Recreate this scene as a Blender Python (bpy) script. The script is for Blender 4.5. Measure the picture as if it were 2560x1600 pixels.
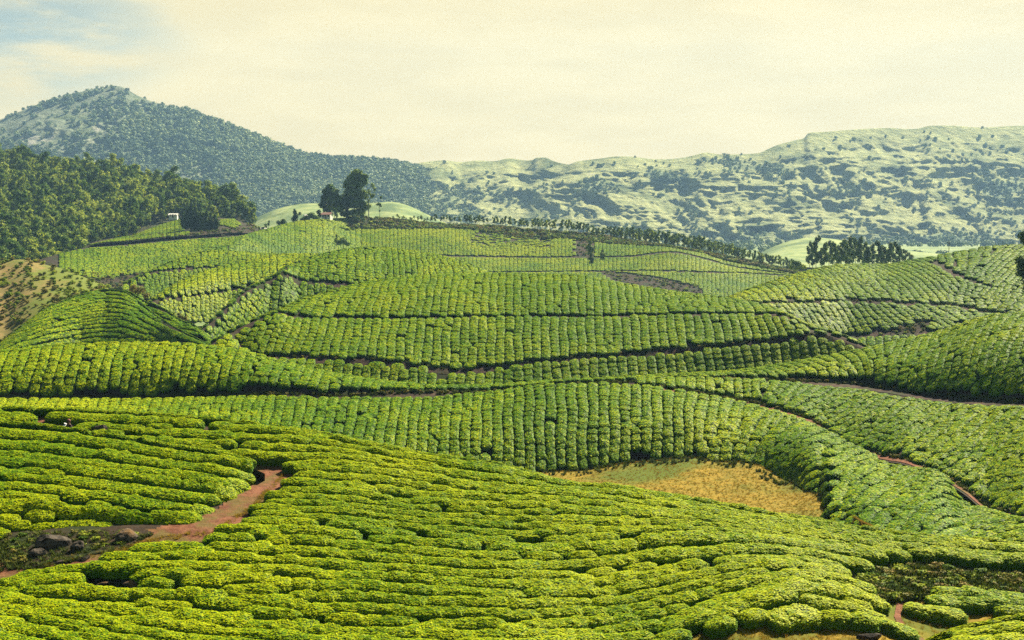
import bpy, bmesh, math, random
import numpy as np
from mathutils import Vector, Matrix, Euler, Quaternion

scene = bpy.context.scene
for o in list(bpy.data.objects):
    bpy.data.objects.remove(o)
random.seed(7)
RNG = np.random.default_rng(11)

# ------------------------------------------------------------------ camera, sky, sun, exposure
F = 3517.0                       # focal length in pixels of a 2560 px wide frame
PITCH = math.atan(240.0 / F)     # eye level lies 240 px above the frame centre
CZ = 40.0                        # height of the eye above the datum
cam_d = bpy.data.cameras.new("camera")
cam_d.sensor_width = 36.0
cam_d.lens = 36.0 * F / 2560.0
cam_d.clip_start = 0.5
cam_d.clip_end = 20000.0
cam = bpy.data.objects.new("camera", cam_d)
scene.collection.objects.link(cam)
cam.location = (0, 0, CZ)
cam.rotation_euler = (math.pi / 2 - PITCH, 0, 0)
scene.camera = cam

SUN_AZ, SUN_EL = math.radians(38), math.radians(44)
SDIR = Vector((math.sin(SUN_AZ) * math.cos(SUN_EL), math.cos(SUN_AZ) * math.cos(SUN_EL), math.sin(SUN_EL)))
sl = bpy.data.lights.new("sun", 'SUN')
sl.energy = 5.0
sl.angle = math.radians(0.55)
sl.color = (1.0, 0.90, 0.68)
sun = bpy.data.objects.new("sun", sl)
scene.collection.objects.link(sun)
sun.rotation_euler = SDIR.to_track_quat('Z', 'Y').to_euler()

world = bpy.data.worlds.new("World")
scene.world = world
world.use_nodes = True
wn, wl = world.node_tree.nodes, world.node_tree.links
wn.clear()


def N(tree, t, **kw):
    n = tree.nodes.new(t)
    for k, v in kw.items():
        setattr(n, k, v)
    return n


def math_node(tree, op, a, b=None, clamp=False):
    n = N(tree, 'ShaderNodeMath', operation=op)
    n.use_clamp = clamp
    for i, x in enumerate((a, b)):
        if x is None:
            continue
        if isinstance(x, (int, float)):
            n.inputs[i].default_value = x
        else:
            tree.links.new(x, n.inputs[i])
    return n.outputs[0]


def maprange(tree, x, a, b, c=0.0, d=1.0, smooth=True):
    n = N(tree, 'ShaderNodeMapRange')
    n.interpolation_type = 'SMOOTHSTEP' if smooth else 'LINEAR'
    tree.links.new(x, n.inputs[0])
    for i, v in enumerate((a, b, c, d)):
        n.inputs[1 + i].default_value = v
    return n.outputs[0]


def build_world():
    t = world.node_tree
    sky = N(t, 'ShaderNodeTexSky', sky_type='NISHITA')
    sky.sun_disc = False
    sky.sun_elevation = SUN_EL
    sky.sun_rotation = SUN_AZ
    sky.altitude = 1500
    sky.dust_density = 1.5
    tc = N(t, 'ShaderNodeTexCoord')
    sep = N(t, 'ShaderNodeSeparateXYZ')
    t.links.new(tc.outputs['Generated'], sep.inputs[0])
    x, y, z = sep.outputs
    # streaky noise
    mp = N(t, 'ShaderNodeMapping')
    mp.inputs['Scale'].default_value = (9, 9, 42)
    mp.inputs['Rotation'].default_value = (0, math.radians(4), 0)
    t.links.new(tc.outputs['Generated'], mp.inputs[0])
    nz = N(t, 'ShaderNodeTexNoise')
    nz.inputs['Scale'].default_value = 1.0
    nz.inputs['Detail'].default_value = 6
    nz.inputs['Roughness'].default_value = 0.6
    t.links.new(mp.outputs[0], nz.inputs['Vector'])
    n1 = nz.outputs[0]
    # the opening in the cloud at the upper left
    dx = math_node(t, 'MULTIPLY', math_node(t, 'ADD', x, 0.352), 6.5)
    dz = math_node(t, 'MULTIPLY', math_node(t, 'SUBTRACT', z, 0.130), 15.0)
    r2 = math_node(t, 'ADD', math_node(t, 'MULTIPLY', dx, dx), math_node(t, 'MULTIPLY', dz, dz))
    front = maprange(t, y, 0.0, 0.3)
    hole = math_node(t, 'MULTIPLY', maprange(t, r2, 1.0, 0.0), front)
    hole = math_node(t, 'MULTIPLY', hole, maprange(t, n1, 0.34, 0.62, 0.0, 0.8))
    # thin cloud sheet ahead, broken blue sky overhead and behind
    high = maprange(t, z, 0.19, 0.34)
    back = maprange(t, y, 0.75, 0.35)
    op = math_node(t, 'MAXIMUM', high, back)
    op = math_node(t, 'MULTIPLY', op, maprange(t, n1, 0.30, 0.55, 0.85, 1.0))
    gap = math_node(t, 'MAXIMUM', hole, op, True)
    cov = math_node(t, 'SUBTRACT', 1.0, gap, True)
    tone = N(t, 'ShaderNodeMix', data_type='RGBA')
    tone.inputs[6].default_value = (5.82, 4.81, 2.39, 1)
    tone.inputs[7].default_value = (6.35, 5.26, 2.64, 1)
    t.links.new(maprange(t, n1, 0.35, 0.65), tone.inputs[0])
    skyc = N(t, 'ShaderNodeMix', data_type='RGBA', blend_type='MULTIPLY')
    skyc.inputs[0].default_value = 1.0
    t.links.new(sky.outputs[0], skyc.inputs[6])
    skyc.inputs[7].default_value = (0.46, 0.50, 0.39, 1)
    mix = N(t, 'ShaderNodeMix', data_type='RGBA')
    t.links.new(cov, mix.inputs[0])
    t.links.new(skyc.outputs[2], mix.inputs[6])
    t.links.new(tone.outputs[2], mix.inputs[7])
    bg = N(t, 'ShaderNodeBackground')
    bg.inputs[1].default_value = 0.06
    t.links.new(mix.outputs[2], bg.inputs[0])
    out = N(t, 'ShaderNodeOutputWorld')
    t.links.new(bg.outputs[0], out.inputs[0])


build_world()
scene.view_settings.view_transform = 'Standard'
scene.view_settings.look = 'None'
scene.view_settings.exposure = 1.53
scene.view_settings.gamma = 1.0
scene.render.engine = 'CYCLES'
scene.cycles.max_bounces = 6
scene.cycles.transparent_max_bounces = 4
scene.cycles.volume_bounces = 0
scene.cycles.use_denoising = False


# ------------------------------------------------------------------ helpers
def tag(o, label=None, cat=None, group=None, kind=None):
    if label: o["label"] = label
    if cat: o["category"] = cat
    if group: o["group"] = group
    if kind: o["kind"] = kind
    return o


def link(name, mesh, parent=None, loc=None):
    o = bpy.data.objects.new(name, mesh)
    scene.collection.objects.link(o)
    if parent: o.parent = parent
    if loc is not None: o.location = loc
    return o


def empty(name, loc):
    o = bpy.data.objects.new(name, None)
    scene.collection.objects.link(o)
    o.location = loc
    o.empty_display_size = 0.38
    return o


def pt(px, py, d):
    """pixel of the photo and distance along the view axis -> world point (numpy)"""
    px, py, d = np.broadcast_arrays(np.asarray(px, float), np.asarray(py, float), np.asarray(d, float))
    x = (px - 1280.0) / F * d
    yv = (800.0 - py) / F * d
    c, s = math.cos(PITCH), math.sin(PITCH)
    return np.stack([x, d * c + yv * s, CZ + yv * c - d * s], -1)


def proj(P):
    P = np.asarray(P, float)
    c, s = math.cos(PITCH), math.sin(PITCH)
    y, z = P[..., 1], P[..., 2] - CZ
    d = y * c - z * s
    yv = y * s + z * c
    return 1280 + P[..., 0] / d * F, 800 - yv / d * F, d


def pchip(xk, yk, x):
    xk, yk = np.asarray(xk, float), np.asarray(yk, float)
    if len(xk) == 2:
        return yk[0] + (x - xk[0]) * (yk[1] - yk[0]) / (xk[1] - xk[0])
    h = np.diff(xk); m = np.diff(yk) / h
    t = np.zeros_like(yk)
    t[1:-1] = (m[:-1] * h[1:] + m[1:] * h[:-1]) / (h[:-1] + h[1:])
    t[0], t[-1] = m[0], m[-1]
    for i in range(len(m)):     # keep it from overshooting
        if abs(m[i]) < 1e-9:
            t[i] *= 0.3; t[i + 1] *= 0.3
        else:
            a, b = t[i] / m[i], t[i + 1] / m[i]
            q = a * a + b * b
            if q > 9:
                k = 3 / math.sqrt(q); t[i] = k * a * m[i]; t[i + 1] = k * b * m[i]
    i = np.clip(np.searchsorted(xk, x) - 1, 0, len(xk) - 2)
    u = (x - xk[i]) / h[i]
    uc = np.clip(u, 0, 1)
    r = ((1 + 2 * uc) * (1 - uc) ** 2 * yk[i] + uc * (1 - uc) ** 2 * h[i] * t[i]
         + uc * uc * (3 - 2 * uc) * yk[i + 1] + uc * uc * (uc - 1) * h[i] * t[i + 1])
    r = np.where(u < 0, yk[0] + (x - xk[0]) * t[0], r)
    r = np.where(u > 1, yk[-1] + (x - xk[-1]) * t[-1], r)
    return r


def inpoly(px, py, poly):
    px, py = np.asarray(px, float), np.asarray(py, float)
    r = np.zeros(px.shape, bool)
    n = len(poly)
    for i in range(n):
        x1, y1 = poly[i]; x2, y2 = poly[(i + 1) % n]
        c = ((y1 > py) != (y2 > py)) & (px < (x2 - x1) * (py - y1) / ((y2 - y1) or 1e-9) + x1)
        r ^= c
    return r


def _hash(i, j, k, seed):
    h = (i * 374761393 + j * 668265263 + k * 2147483647 + seed * 1274126177) & 0xFFFFFFFF
    h = ((h ^ (h >> 13)) * 1274126177) & 0xFFFFFFFF
    return ((h ^ (h >> 16)) & 0xFFFF) / 65535.0


def vnoise(P, seed=0):
    P = np.asarray(P, float)
    b = np.floor(P).astype(np.int64)
    f = P - b
    f = f * f * (3 - 2 * f)
    r = 0
    for dx in (0, 1):
        for dy in (0, 1):
            for dz in (0, 1):
                w = (f[..., 0] if dx else 1 - f[..., 0]) * (f[..., 1] if dy else 1 - f[..., 1]) * (f[..., 2] if dz else 1 - f[..., 2])
                r = r + w * _hash(b[..., 0] + dx, b[..., 1] + dy, b[..., 2] + dz, seed)
    return r


def fbm(P, oct=4, seed=0, ridged=False):
    P = np.asarray(P, float)
    a, r, tot = 1.0, 0, 0
    for o in range(oct):
        n = vnoise(P * (2.03 ** o) + 17.3 * o, seed + o)
        if ridged: n = 1 - np.abs(2 * n - 1)
        r = r + a * n; tot += a; a *= 0.5
    return r / tot


def grid_mesh(name, G, mat, attrs=None, keep=None, smooth=True):
    nv, nu = G.shape[:2]
    idx = np.arange(nv * nu).reshape(nv, nu)
    q = np.stack([idx[:-1, :-1], idx[1:, :-1], idx[1:, 1:], idx[:-1, 1:]], -1).reshape(-1, 4)
    if keep is not None: q = q[keep.reshape(-1)]
    me = bpy.data.meshes.new(name)
    me.vertices.add(nv * nu)
    me.vertices.foreach_set("co", G.reshape(-1).astype(np.float32))
    me.loops.add(len(q) * 4); me.polygons.add(len(q))
    me.polygons.foreach_set("loop_start", np.arange(0, len(q) * 4, 4))
    me.loops.foreach_set("vertex_index", q.reshape(-1).astype(np.int32))
    me.update(calc_edges=True)
    if smooth: me.polygons.foreach_set("use_smooth", np.ones(len(q), bool))
    for k, v in (attrs or {}).items():
        a = me.attributes.new(k, 'FLOAT', 'POINT')
        a.data.foreach_set("value", v.reshape(-1).astype(np.float32))
    me.materials.append(mat)
    me.validate()
    return me


def poly_mesh(name, V, faces, mats, mi=None, smooth=False, lv=None):
    me = bpy.data.meshes.new(name)
    me.from_pydata([tuple(v) for v in V], [], faces)
    for m in mats: me.materials.append(m)
    if mi is not None: me.polygons.foreach_set("material_index", np.asarray(mi, np.int32))
    if smooth: me.polygons.foreach_set("use_smooth", np.ones(len(me.polygons), bool))
    if lv is not None:
        a = me.attributes.new("lv", 'FLOAT', 'FACE')
        a.data.foreach_set("value", np.asarray(lv, np.float32))
    me.update()
    return me


# ------------------------------------------------------------------ materials
def new_mat(name):
    m = bpy.data.materials.new(name)
    m.use_nodes = True
    m.node_tree.nodes.clear()
    return m, m.node_tree


def noise(t, vec, scale, detail=4, rough=0.55, dist=0.0):
    n = N(t, 'ShaderNodeTexNoise')
    n.inputs['Scale'].default_value = scale
    n.inputs['Detail'].default_value = detail
    n.inputs['Roughness'].default_value = rough
    n.inputs['Distortion'].default_value = dist
    if vec is not None: t.links.new(vec, n.inputs['Vector'])
    return n.outputs[0]


def mixc(t, fac, a, b):
    n = N(t, 'ShaderNodeMix', data_type='RGBA')
    if isinstance(fac, (int, float)): n.inputs[0].default_value = fac
    else: t.links.new(fac, n.inputs[0])
    for i, c in ((6, a), (7, b)):
        if isinstance(c, tuple): n.inputs[i].default_value = (*c, 1)
        else: t.links.new(c, n.inputs[i])
    return n.outputs[2]


def finish(t, col, rough=0.7, spec=0.2, trans=0.0, bump=None, bump_s=0.5, bump_d=0.1):
    p = N(t, 'ShaderNodeBsdfPrincipled')
    if isinstance(col, tuple): p.inputs['Base Color'].default_value = (*col, 1)
    else: t.links.new(col, p.inputs['Base Color'])
    p.inputs['Roughness'].default_value = rough
    p.inputs['Specular IOR Level'].default_value = spec
    if bump is not None:
        b = N(t, 'ShaderNodeBump')
        b.inputs['Strength'].default_value = bump_s
        b.inputs['Distance'].default_value = bump_d
        t.links.new(bump, b.inputs['Height'])
        t.links.new(b.outputs[0], p.inputs['Normal'])
    sh = p.outputs[0]
    if trans > 0:
        tr = N(t, 'ShaderNodeBsdfTranslucent')
        if isinstance(col, tuple): tr.inputs[0].default_value = (*col, 1)
        else: t.links.new(col, tr.inputs[0])
        mx = N(t, 'ShaderNodeMixShader')
        mx.inputs[0].default_value = trans
        t.links.new(sh, mx.inputs[1]); t.links.new(tr.outputs[0], mx.inputs[2])
        sh = mx.outputs[0]
    o = N(t, 'ShaderNodeOutputMaterial')
    t.links.new(sh, o.inputs[0])


def geo_pos(t):
    return N(t, 'ShaderNodeNewGeometry').outputs['Position']


def leaf_mat(name, dark, mid, light, patch=0.02, trans=0.2, rough=0.55, spec=0.045, vary=0.40, pw=0.9, plots=0):
    """leaf colour from a per-leaf value, a per-plant random and slow patches over the ground"""
    m, t = new_mat(name)
    at = N(t, 'ShaderNodeAttribute', attribute_name="lv")
    oi = N(t, 'ShaderNodeObjectInfo')
    n = noise(t, geo_pos(t), patch, 3)
    f = math_node(t, 'ADD', at.outputs['Fac'], math_node(t, 'MULTIPLY', math_node(t, 'SUBTRACT', oi.outputs['Random'], 0.5), vary))
    f = math_node(t, 'ADD', f, math_node(t, 'MULTIPLY', math_node(t, 'SUBTRACT', n, 0.5), pw), True)
    if plots:
        n3 = noise(t, geo_pos(t), 0.018, 2)
        f = math_node(t, 'ADD', f, math_node(t, 'MULTIPLY', math_node(t, 'SUBTRACT', n3, 0.5), plots), True)
    cr = N(t, 'ShaderNodeValToRGB')
    e = cr.color_ramp.elements
    e[0].color = (*dark, 1); e[0].position = 0.05
    e[1].color = (*light, 1); e[1].position = 0.95
    k = e.new(0.5); k.color = (*mid, 1)
    t.links.new(f, cr.inputs[0])
    finish(t, cr.outputs[0], rough, spec, trans)
    return m


def ground_mat(name, cols, scale, scale2, bump_d=0.15, rough=0.9):
    m, t = new_mat(name)
    P = geo_pos(t)
    a = noise(t, P, scale, 6, 0.65)
    b = noise(t, P, scale2, 5, 0.6)
    c = mixc(t, maprange(t, a, 0.38, 0.62), cols[0], cols[1])
    c = mixc(t, maprange(t, b, 0.45, 0.62), c, cols[2])
    finish(t, c, rough, 0.1, 0, a, 0.8, bump_d)
    return m


M_tea = leaf_mat("tea_leaf", (0.028, 0.105, 0.002), (0.125, 0.250, 0.003), (0.44, 0.48, 0.004), patch=0.12, vary=0.14, pw=0.7, plots=0.9)
M_core = leaf_mat("tea_inner_leaf_shade", (0.012, 0.028, 0.003), (0.026, 0.056, 0.005), (0.05, 0.09, 0.007), trans=0.0, spec=0.03, vary=0.1)  # mature inner leaves, with the furrow shade painted into their darker green
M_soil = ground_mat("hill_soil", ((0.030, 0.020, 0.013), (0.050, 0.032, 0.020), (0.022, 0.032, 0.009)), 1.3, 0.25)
M_path = ground_mat("path_soil", ((0.120, 0.045, 0.024), (0.200, 0.085, 0.046), (0.12, 0.085, 0.026)), 2.2, 0.5)
M_bank = ground_mat("bank_soil", ((0.032, 0.022, 0.017), (0.085, 0.050, 0.034), (0.030, 0.036, 0.013)), 1.2, 0.3)
M_grass = ground_mat("dry_grass", ((0.155, 0.120, 0.009), (0.25, 0.165, 0.016), (0.080, 0.105, 0.008)), 1.3, 0.11)
M_scrubland = ground_mat("scrub_soil", ((0.17, 0.14, 0.045), (0.25, 0.175, 0.065), (0.12, 0.15, 0.025)), 0.5, 0.06)
M_valley = ground_mat("valley_grass", ((0.16, 0.22, 0.08), (0.27, 0.31, 0.12), (0.09, 0.14, 0.055)), 0.09, 0.022, 1.5)
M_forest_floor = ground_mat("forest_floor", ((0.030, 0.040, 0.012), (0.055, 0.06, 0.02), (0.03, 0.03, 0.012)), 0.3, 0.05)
M_tree = leaf_mat("eucalyptus_leaf", (0.045, 0.10, 0.012), (0.15, 0.225, 0.022), (0.42, 0.46, 0.05), patch=0.02, trans=0.35, vary=0.7)
M_tree_dark = leaf_mat("dark_tree_leaf", (0.026, 0.062, 0.014), (0.07, 0.125, 0.022), (0.18, 0.24, 0.04), patch=0.05, trans=0.3)
M_scrub = leaf_mat("scrub_leaf", (0.07, 0.085, 0.014), (0.17, 0.165, 0.026), (0.32, 0.22, 0.065), patch=0.05, trans=0.15)
M_weed = leaf_mat("weed_leaf", (0.03, 0.045, 0.012), (0.07, 0.10, 0.02), (0.16, 0.19, 0.03), patch=0.3, trans=0.15)
M_lightleaf = leaf_mat("young_leaf", (0.06, 0.10, 0.015), (0.13, 0.19, 0.02), (0.27, 0.32, 0.03), patch=0.2, trans=0.25)
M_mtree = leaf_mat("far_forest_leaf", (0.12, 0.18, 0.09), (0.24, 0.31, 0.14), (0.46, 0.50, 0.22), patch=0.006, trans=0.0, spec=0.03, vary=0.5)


def bark_mat():
    m, t = new_mat("bark")
    n = noise(t, geo_pos(t), 3.0, 5)
    finish(t, mixc(t, n, (0.07, 0.055, 0.04), (0.22, 0.19, 0.15)), 0.9, 0.1, 0, n, 0.6, 0.05)
    return m


M_bark = bark_mat()


def rock_mat():
    m, t = new_mat("rock")
    P = geo_pos(t)
    a = noise(t, P, 2.6, 8, 0.65)
    b = noise(t, P, 0.9, 4)
    c = mixc(t, maprange(t, a, 0.35, 0.65), (0.022, 0.019, 0.016), (0.105, 0.085, 0.066))
    c = mixc(t, maprange(t, b, 0.55, 0.7), c, (0.16, 0.09, 0.035))
    finish(t, c, 0.85, 0.1, 0, a, 1.0, 0.08)
    return m


M_rock = rock_mat()


def plain(name, col, rough=0.7, spec=0.3, n_amt=0.25, sc=6.0):
    m, t = new_mat(name)
    n = noise(t, geo_pos(t), sc, 5)
    d = tuple(c * (1 - n_amt) for c in col)
    finish(t, mixc(t, n, d, col), rough, spec)
    return m


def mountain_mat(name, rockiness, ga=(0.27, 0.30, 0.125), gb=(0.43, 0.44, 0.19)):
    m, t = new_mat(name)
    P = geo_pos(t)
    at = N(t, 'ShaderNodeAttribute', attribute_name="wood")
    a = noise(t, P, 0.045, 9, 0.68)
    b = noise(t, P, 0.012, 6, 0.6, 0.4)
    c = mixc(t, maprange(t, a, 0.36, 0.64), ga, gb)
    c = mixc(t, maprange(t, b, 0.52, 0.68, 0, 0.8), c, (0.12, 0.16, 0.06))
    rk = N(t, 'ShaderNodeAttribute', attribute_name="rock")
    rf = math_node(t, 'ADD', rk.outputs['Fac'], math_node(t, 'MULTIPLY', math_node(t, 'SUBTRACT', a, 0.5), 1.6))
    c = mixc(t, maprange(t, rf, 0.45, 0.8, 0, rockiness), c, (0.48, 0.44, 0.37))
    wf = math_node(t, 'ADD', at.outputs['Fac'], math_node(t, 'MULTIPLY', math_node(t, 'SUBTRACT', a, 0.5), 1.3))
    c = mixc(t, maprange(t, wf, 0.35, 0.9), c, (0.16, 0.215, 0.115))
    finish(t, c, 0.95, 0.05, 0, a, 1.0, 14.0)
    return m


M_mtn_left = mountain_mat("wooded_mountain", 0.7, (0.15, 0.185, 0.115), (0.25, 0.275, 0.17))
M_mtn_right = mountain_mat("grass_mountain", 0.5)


# ------------------------------------------------------------------ land, rail by rail
class Land:
    """a hillside spanned between rails: curves with a photo position and a real distance"""

    def __init__(s, rails, x0, x1, nu, nv, drop=0.42, prof=None, back=(0.5, 1.2, 2.2, 3.5, 6, 10, 18, 32), slope=0.5, rnd=3.0):
        w0 = x1 - x0
        xa, xb = x0, x1
        if x0 <= -150: x0 -= 350
        if x1 >= 2700: x1 += 350
        nu = int(nu * (x1 - x0) / w0)
        s.px = np.linspace(x0, x1, nu)
        # past the drawn rails the land levels off
        sx = np.where(s.px < xa, xa - 120 * np.tanh((xa - s.px) / 120), np.where(s.px > xb, xb + 120 * np.tanh((s.px - xb) / 120), s.px))
        ys, ds = [], []
        for pts, dp in rails:
            ys.append(pchip([p[0] for p in pts], [p[1] for p in pts], sx))
            ds.append(np.interp(s.px, [p[0] for p in dp], [p[1] for p in dp]))
        for i in range(1, len(ys)):
            ys[i] = np.maximum(ys[i], ys[i - 1] + 1.0)
        nv = nv if isinstance(nv, (list, tuple)) else [nv] * (len(rails) - 1)
        prof = prof or [0.0] * (len(rails) - 1)
        PY, D = [ys[0]], [ds[0]]
        s.vi = [0]
        for i in range(len(rails) - 1):
            for k in range(1, nv[i] + 1):
                f = k / nv[i]
                tau = 1 - f
                g = tau * (1 - prof[i]) + prof[i] * tau ** 3
                PY.append(ys[i] * tau + ys[i + 1] * f)
                D.append(ds[i + 1] + (ds[i] - ds[i + 1]) * g)
            s.vi.append(len(PY) - 1)
        PY, D = np.array(PY), np.array(D)
        PX = np.broadcast_to(s.px, PY.shape)
        C = pt(PX, PY, D)
        top = C[0]
        hd = np.hypot(top[:, 0], top[:, 1])
        dirx, diry = top[:, 0] / hd, top[:, 1] / hd
        te = (top[:, 2] - CZ) / hd
        B = []
        for L in reversed(back):
            z = top[:, 2] + L * np.minimum(te, 0) - slope * (np.sqrt(L * L + rnd * rnd) - rnd)
            B.append(np.stack([top[:, 0] + dirx * L, top[:, 1] + diry * L, z], -1))
        s.nb = len(back)
        s.C = np.concatenate([np.array(B), C]) if s.nb else C
        s.vi = [v + s.nb for v in s.vi]
        s.G = s.C.copy()
        s.G[..., 2] -= drop
        s.drop = drop
        s.nv, s.nu = s.C.shape[:2]

    def mesh(s, name, mat, attrs=None):
        return grid_mesh(name, s.G, mat, attrs)

    def at(s, u, v, A=None):
        A = s.G if A is None else A
        u = np.clip(u, 0, s.nu - 1.001); v = np.clip(v, 0, s.nv - 1.001)
        i, j = int(u), int(v)
        a, b = u - i, v - j
        return (A[j, i] * (1 - a) * (1 - b) + A[j, i + 1] * a * (1 - b) + A[j + 1, i] * (1 - a) * b + A[j + 1, i + 1] * a * b)

    def ground_at(s, px, py):
        """world point of the ground seen at a photo pixel"""
        u = (px - s.px[0]) / (s.px[1] - s.px[0])
        i = int(np.clip(u, 0, s.nu - 2)); a = u - i
        col = s.G[:, i] * (1 - a) + s.G[:, i + 1] * a
        X, Y, D = proj(col)
        Yv = Y[s.nb:]
        k = int(np.clip(np.searchsorted(Yv, py) - 1, 0, len(Yv) - 2))
        f = (py - Yv[k]) / max(Yv[k + 1] - Yv[k], 1e-6)
        f = min(max(f, 0), 1)
        return col[s.nb + k] * (1 - f) + col[s.nb + k + 1] * f

    def strip(s, name, rail, a, b, mat, x0=None, x1=None, lift=0.05):
        """a path laid on the slope: from a to b metres below a rail"""
        i0 = 0 if x0 is None else int(np.searchsorted(s.px, x0))
        i1 = s.nu if x1 is None else int(np.searchsorted(s.px, x1))
        rows = []
        for off in np.linspace(a, b, 4):
            row = []
            for i in range(i0, i1):
                v = s.vi[rail]
                c = s.G[v:, i]
                seg = np.linalg.norm(np.diff(c, axis=0), axis=1)
                L = np.concatenate([[0], np.cumsum(seg)])
                row.append([np.interp(off, L, c[:, k]) for k in range(3)])
            rows.append(row)
        G = np.array(rows); G[..., 2] += lift
        return grid_mesh(name, G, mat)


def bitrev_order(n):
    order, seen, step = [], set(), 1
    while step < n: step *= 2
    while step >= 1:
        for k in range(0, n, step):
            if k not in seen:
                seen.add(k); order.append(k)
        step //= 2
    return order


class Planter:
    def __init__(s):
        s.cells = {}
        s.runs = 0
        s.out = []        # (P, tangent, normal, length, width, height, px, py, d)

    def plant(s, L, band, mode, sp, sa, h=0.8, m_top=0.0, m_bot=0.0, lean=None, inside=None, outside=(), over=2.0,
              x0=None, x1=None, miss=0.012, wob=0.12, thin=None):
        rng = random.Random(hash((band, mode, round(sp * 100), L.nu, round(float(L.px[0])))) & 0xffff)
        v0, v1 = L.vi[band], L.vi[band + 1]
        if band == 0 and over > 0:
            tl = np.linalg.norm(L.G[L.nb, L.nu // 2] - L.G[:L.nb, L.nu // 2], axis=1)
            k = int((tl > over).sum()); v0 = max(k, 0)
        G = L.G[v0:v1 + 1]
        seg = np.linalg.norm(np.diff(G, axis=0), axis=2)
        S = np.concatenate([np.zeros((1, L.nu)), np.cumsum(seg, 0)])      # arc length down each column
        Lb = S[-1]
        ulen = np.linalg.norm(np.diff(G, axis=1), axis=2)                # arc length along each row of the grid
        nv = len(G)
        vv = np.arange(nv)

        def uv(u, f):
            i = int(min(max(u, 0), L.nu - 2)); a = u - i
            col = S[:, i] * (1 - a) + S[:, i + 1] * a
            return np.interp(f * col[-1], col, vv), col[-1]
        ua = 0 if x0 is None else np.interp(x0, L.px, np.arange(L.nu))
        ub = L.nu - 1.01 if x1 is None else np.interp(x1, L.px, np.arange(L.nu))
        cand = []
        if mode == 'rows':
            n = max(1, int(round(np.percentile(Lb, 96) / sp)))
            for k in bitrev_order(n):
                f0 = (k + 0.5) / n
                u = ua + rng.random() * 0.5
                ph = rng.random() * 100
                while u < ub:
                    f = f0 + wob * sp / max(Lb[int(u)], 1) * math.sin(u * 0.31 + ph)
                    v, lb = uv(u, f)
                    cand.append((k, u, v, f, lb))
                    du = ulen[int(min(v, nv - 1)), int(min(u, L.nu - 2))]
                    u += sa * rng.uniform(0.85, 1.15) / max(du, 1e-3)
        else:
            um = np.max(ulen, axis=0)
            arc = np.concatenate([[0], np.cumsum(um)])
            a0, a1 = np.interp([ua, ub], np.arange(L.nu), arc)
            n = max(1, int((a1 - a0) / sp))
            dpx = L.px[1] - L.px[0]
            for k in bitrev_order(n):
                uc = np.interp(a0 + (k + 0.5) * sp, arc, np.arange(L.nu))
                px = np.interp(uc, np.arange(L.nu), L.px)
                ln = np.interp(px, [q[0] for q in lean], [q[1] for q in lean]) / dpx if lean else 0.0
                lb = max(Lb[int(uc)], 0.5)
                f = rng.random() * 0.5 * sa / lb
                ph = rng.random() * 100
                while f < 1:
                    u = uc + ln * (f - 0.5) + wob * sp * math.sin(f * lb * 0.6 + ph) / max(um[int(min(uc, L.nu - 2))], 1e-3)
                    if ua <= u <= ub:
                        v, l2 = uv(u, f)
                        cand.append((k, u, v, f, l2))
                    f += sa * rng.uniform(0.85, 1.15) / lb
        s.runs += 1
        cells = s.cells.setdefault((id(L), band, sp), {})
        cs = sp
        first = len(s.out)
        CC = L.C[v0:v1 + 1]
        for (k, u, v, f, lb) in cand:
            k += 10000 * s.runs
            if f * lb < m_top or (1 - f) * lb < m_bot: continue
            if rng.random() < miss: continue
            P = L.at(u, v + v0)
            Cn = L.at(u, v + v0, L.C)
            cx, cy, cd = proj(Cn)
            ex, ey = cx, cy
            if inside is not None or outside:
                tq = L.at(u + 0.6, v + v0, L.C) - L.at(u - 0.6, v + v0, L.C)
                if mode == 'rows': tq = tq / (np.linalg.norm(tq) + 1e-9) * sa * 0.55
                else: tq = tq / (np.linalg.norm(tq) + 1e-9) * sp * 0.45
                tp = np.array([-tq[1], tq[0], 0]) * (sp / sa if mode == 'rows' else sa / sp)
                ex, ey, _ = proj(np.array([Cn, Cn + tq, Cn - tq, Cn + tp, Cn - tp]))
            if inside is not None and not inpoly(ex, ey, inside).all(): continue
            if any(inpoly(ex, ey, q).any() for q in outside): continue
            if thin is not None and rng.random() < thin(cx, cy): continue
            key = (int(P[0] // cs), int(P[1] // cs))
            ok = True
            for dx in (-1, 0, 1):
                for dy in (-1, 0, 1):
                    for (k2, Q) in cells.get((key[0] + dx, key[1] + dy), ()):
                        dd = (P[0] - Q[0]) ** 2 + (P[1] - Q[1]) ** 2 + (P[2] - Q[2]) ** 2
                        lim = 0.62 * sa if k2 == k else 0.74 * sp
                        if dd < lim * lim:
                            ok = False; break
                    if not ok: break
                if not ok: break
            if not ok: continue
            cells.setdefault(key, []).append((k, P))
            e = 0.6
            tu = L.at(u + e, v + v0) - L.at(u - e, v + v0)
            tv = L.at(u, v + v0 + e) - L.at(u, v + v0 - e)
            nrm = np.cross(tv, tu)
            nn = np.linalg.norm(nrm)
            if nn < 1e-9: continue
            nrm = nrm / nn
            if nrm[2] < 0: nrm = -nrm
            if mode == 'rows': tg = tu
            else:
                du = (np.interp(np.interp(u, np.arange(L.nu), L.px), [q[0] for q in lean], [q[1] for q in lean]) / (L.px[1] - L.px[0])) if lean else 0.0
                v2, _ = uv(u + du * 0.05, min(f + 0.05, 1)); v3, _ = uv(u - du * 0.05, max(f - 0.05, 0))
                tg = L.at(u + du * 0.05, v2 + v0) - L.at(u - du * 0.05, v3 + v0)
            s.out.append([P, tg, nrm, sa * rng.uniform(1.2, 1.9), sp, h * rng.uniform(0.9, 1.12), cx, cy, cd, k])
        # each bush grows until it nearly meets the rows beside it
        near = {}
        for q in s.out[first:]:
            near.setdefault((int(q[0][0] // (2 * sp)), int(q[0][1] // (2 * sp))), []).append(q)
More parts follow.
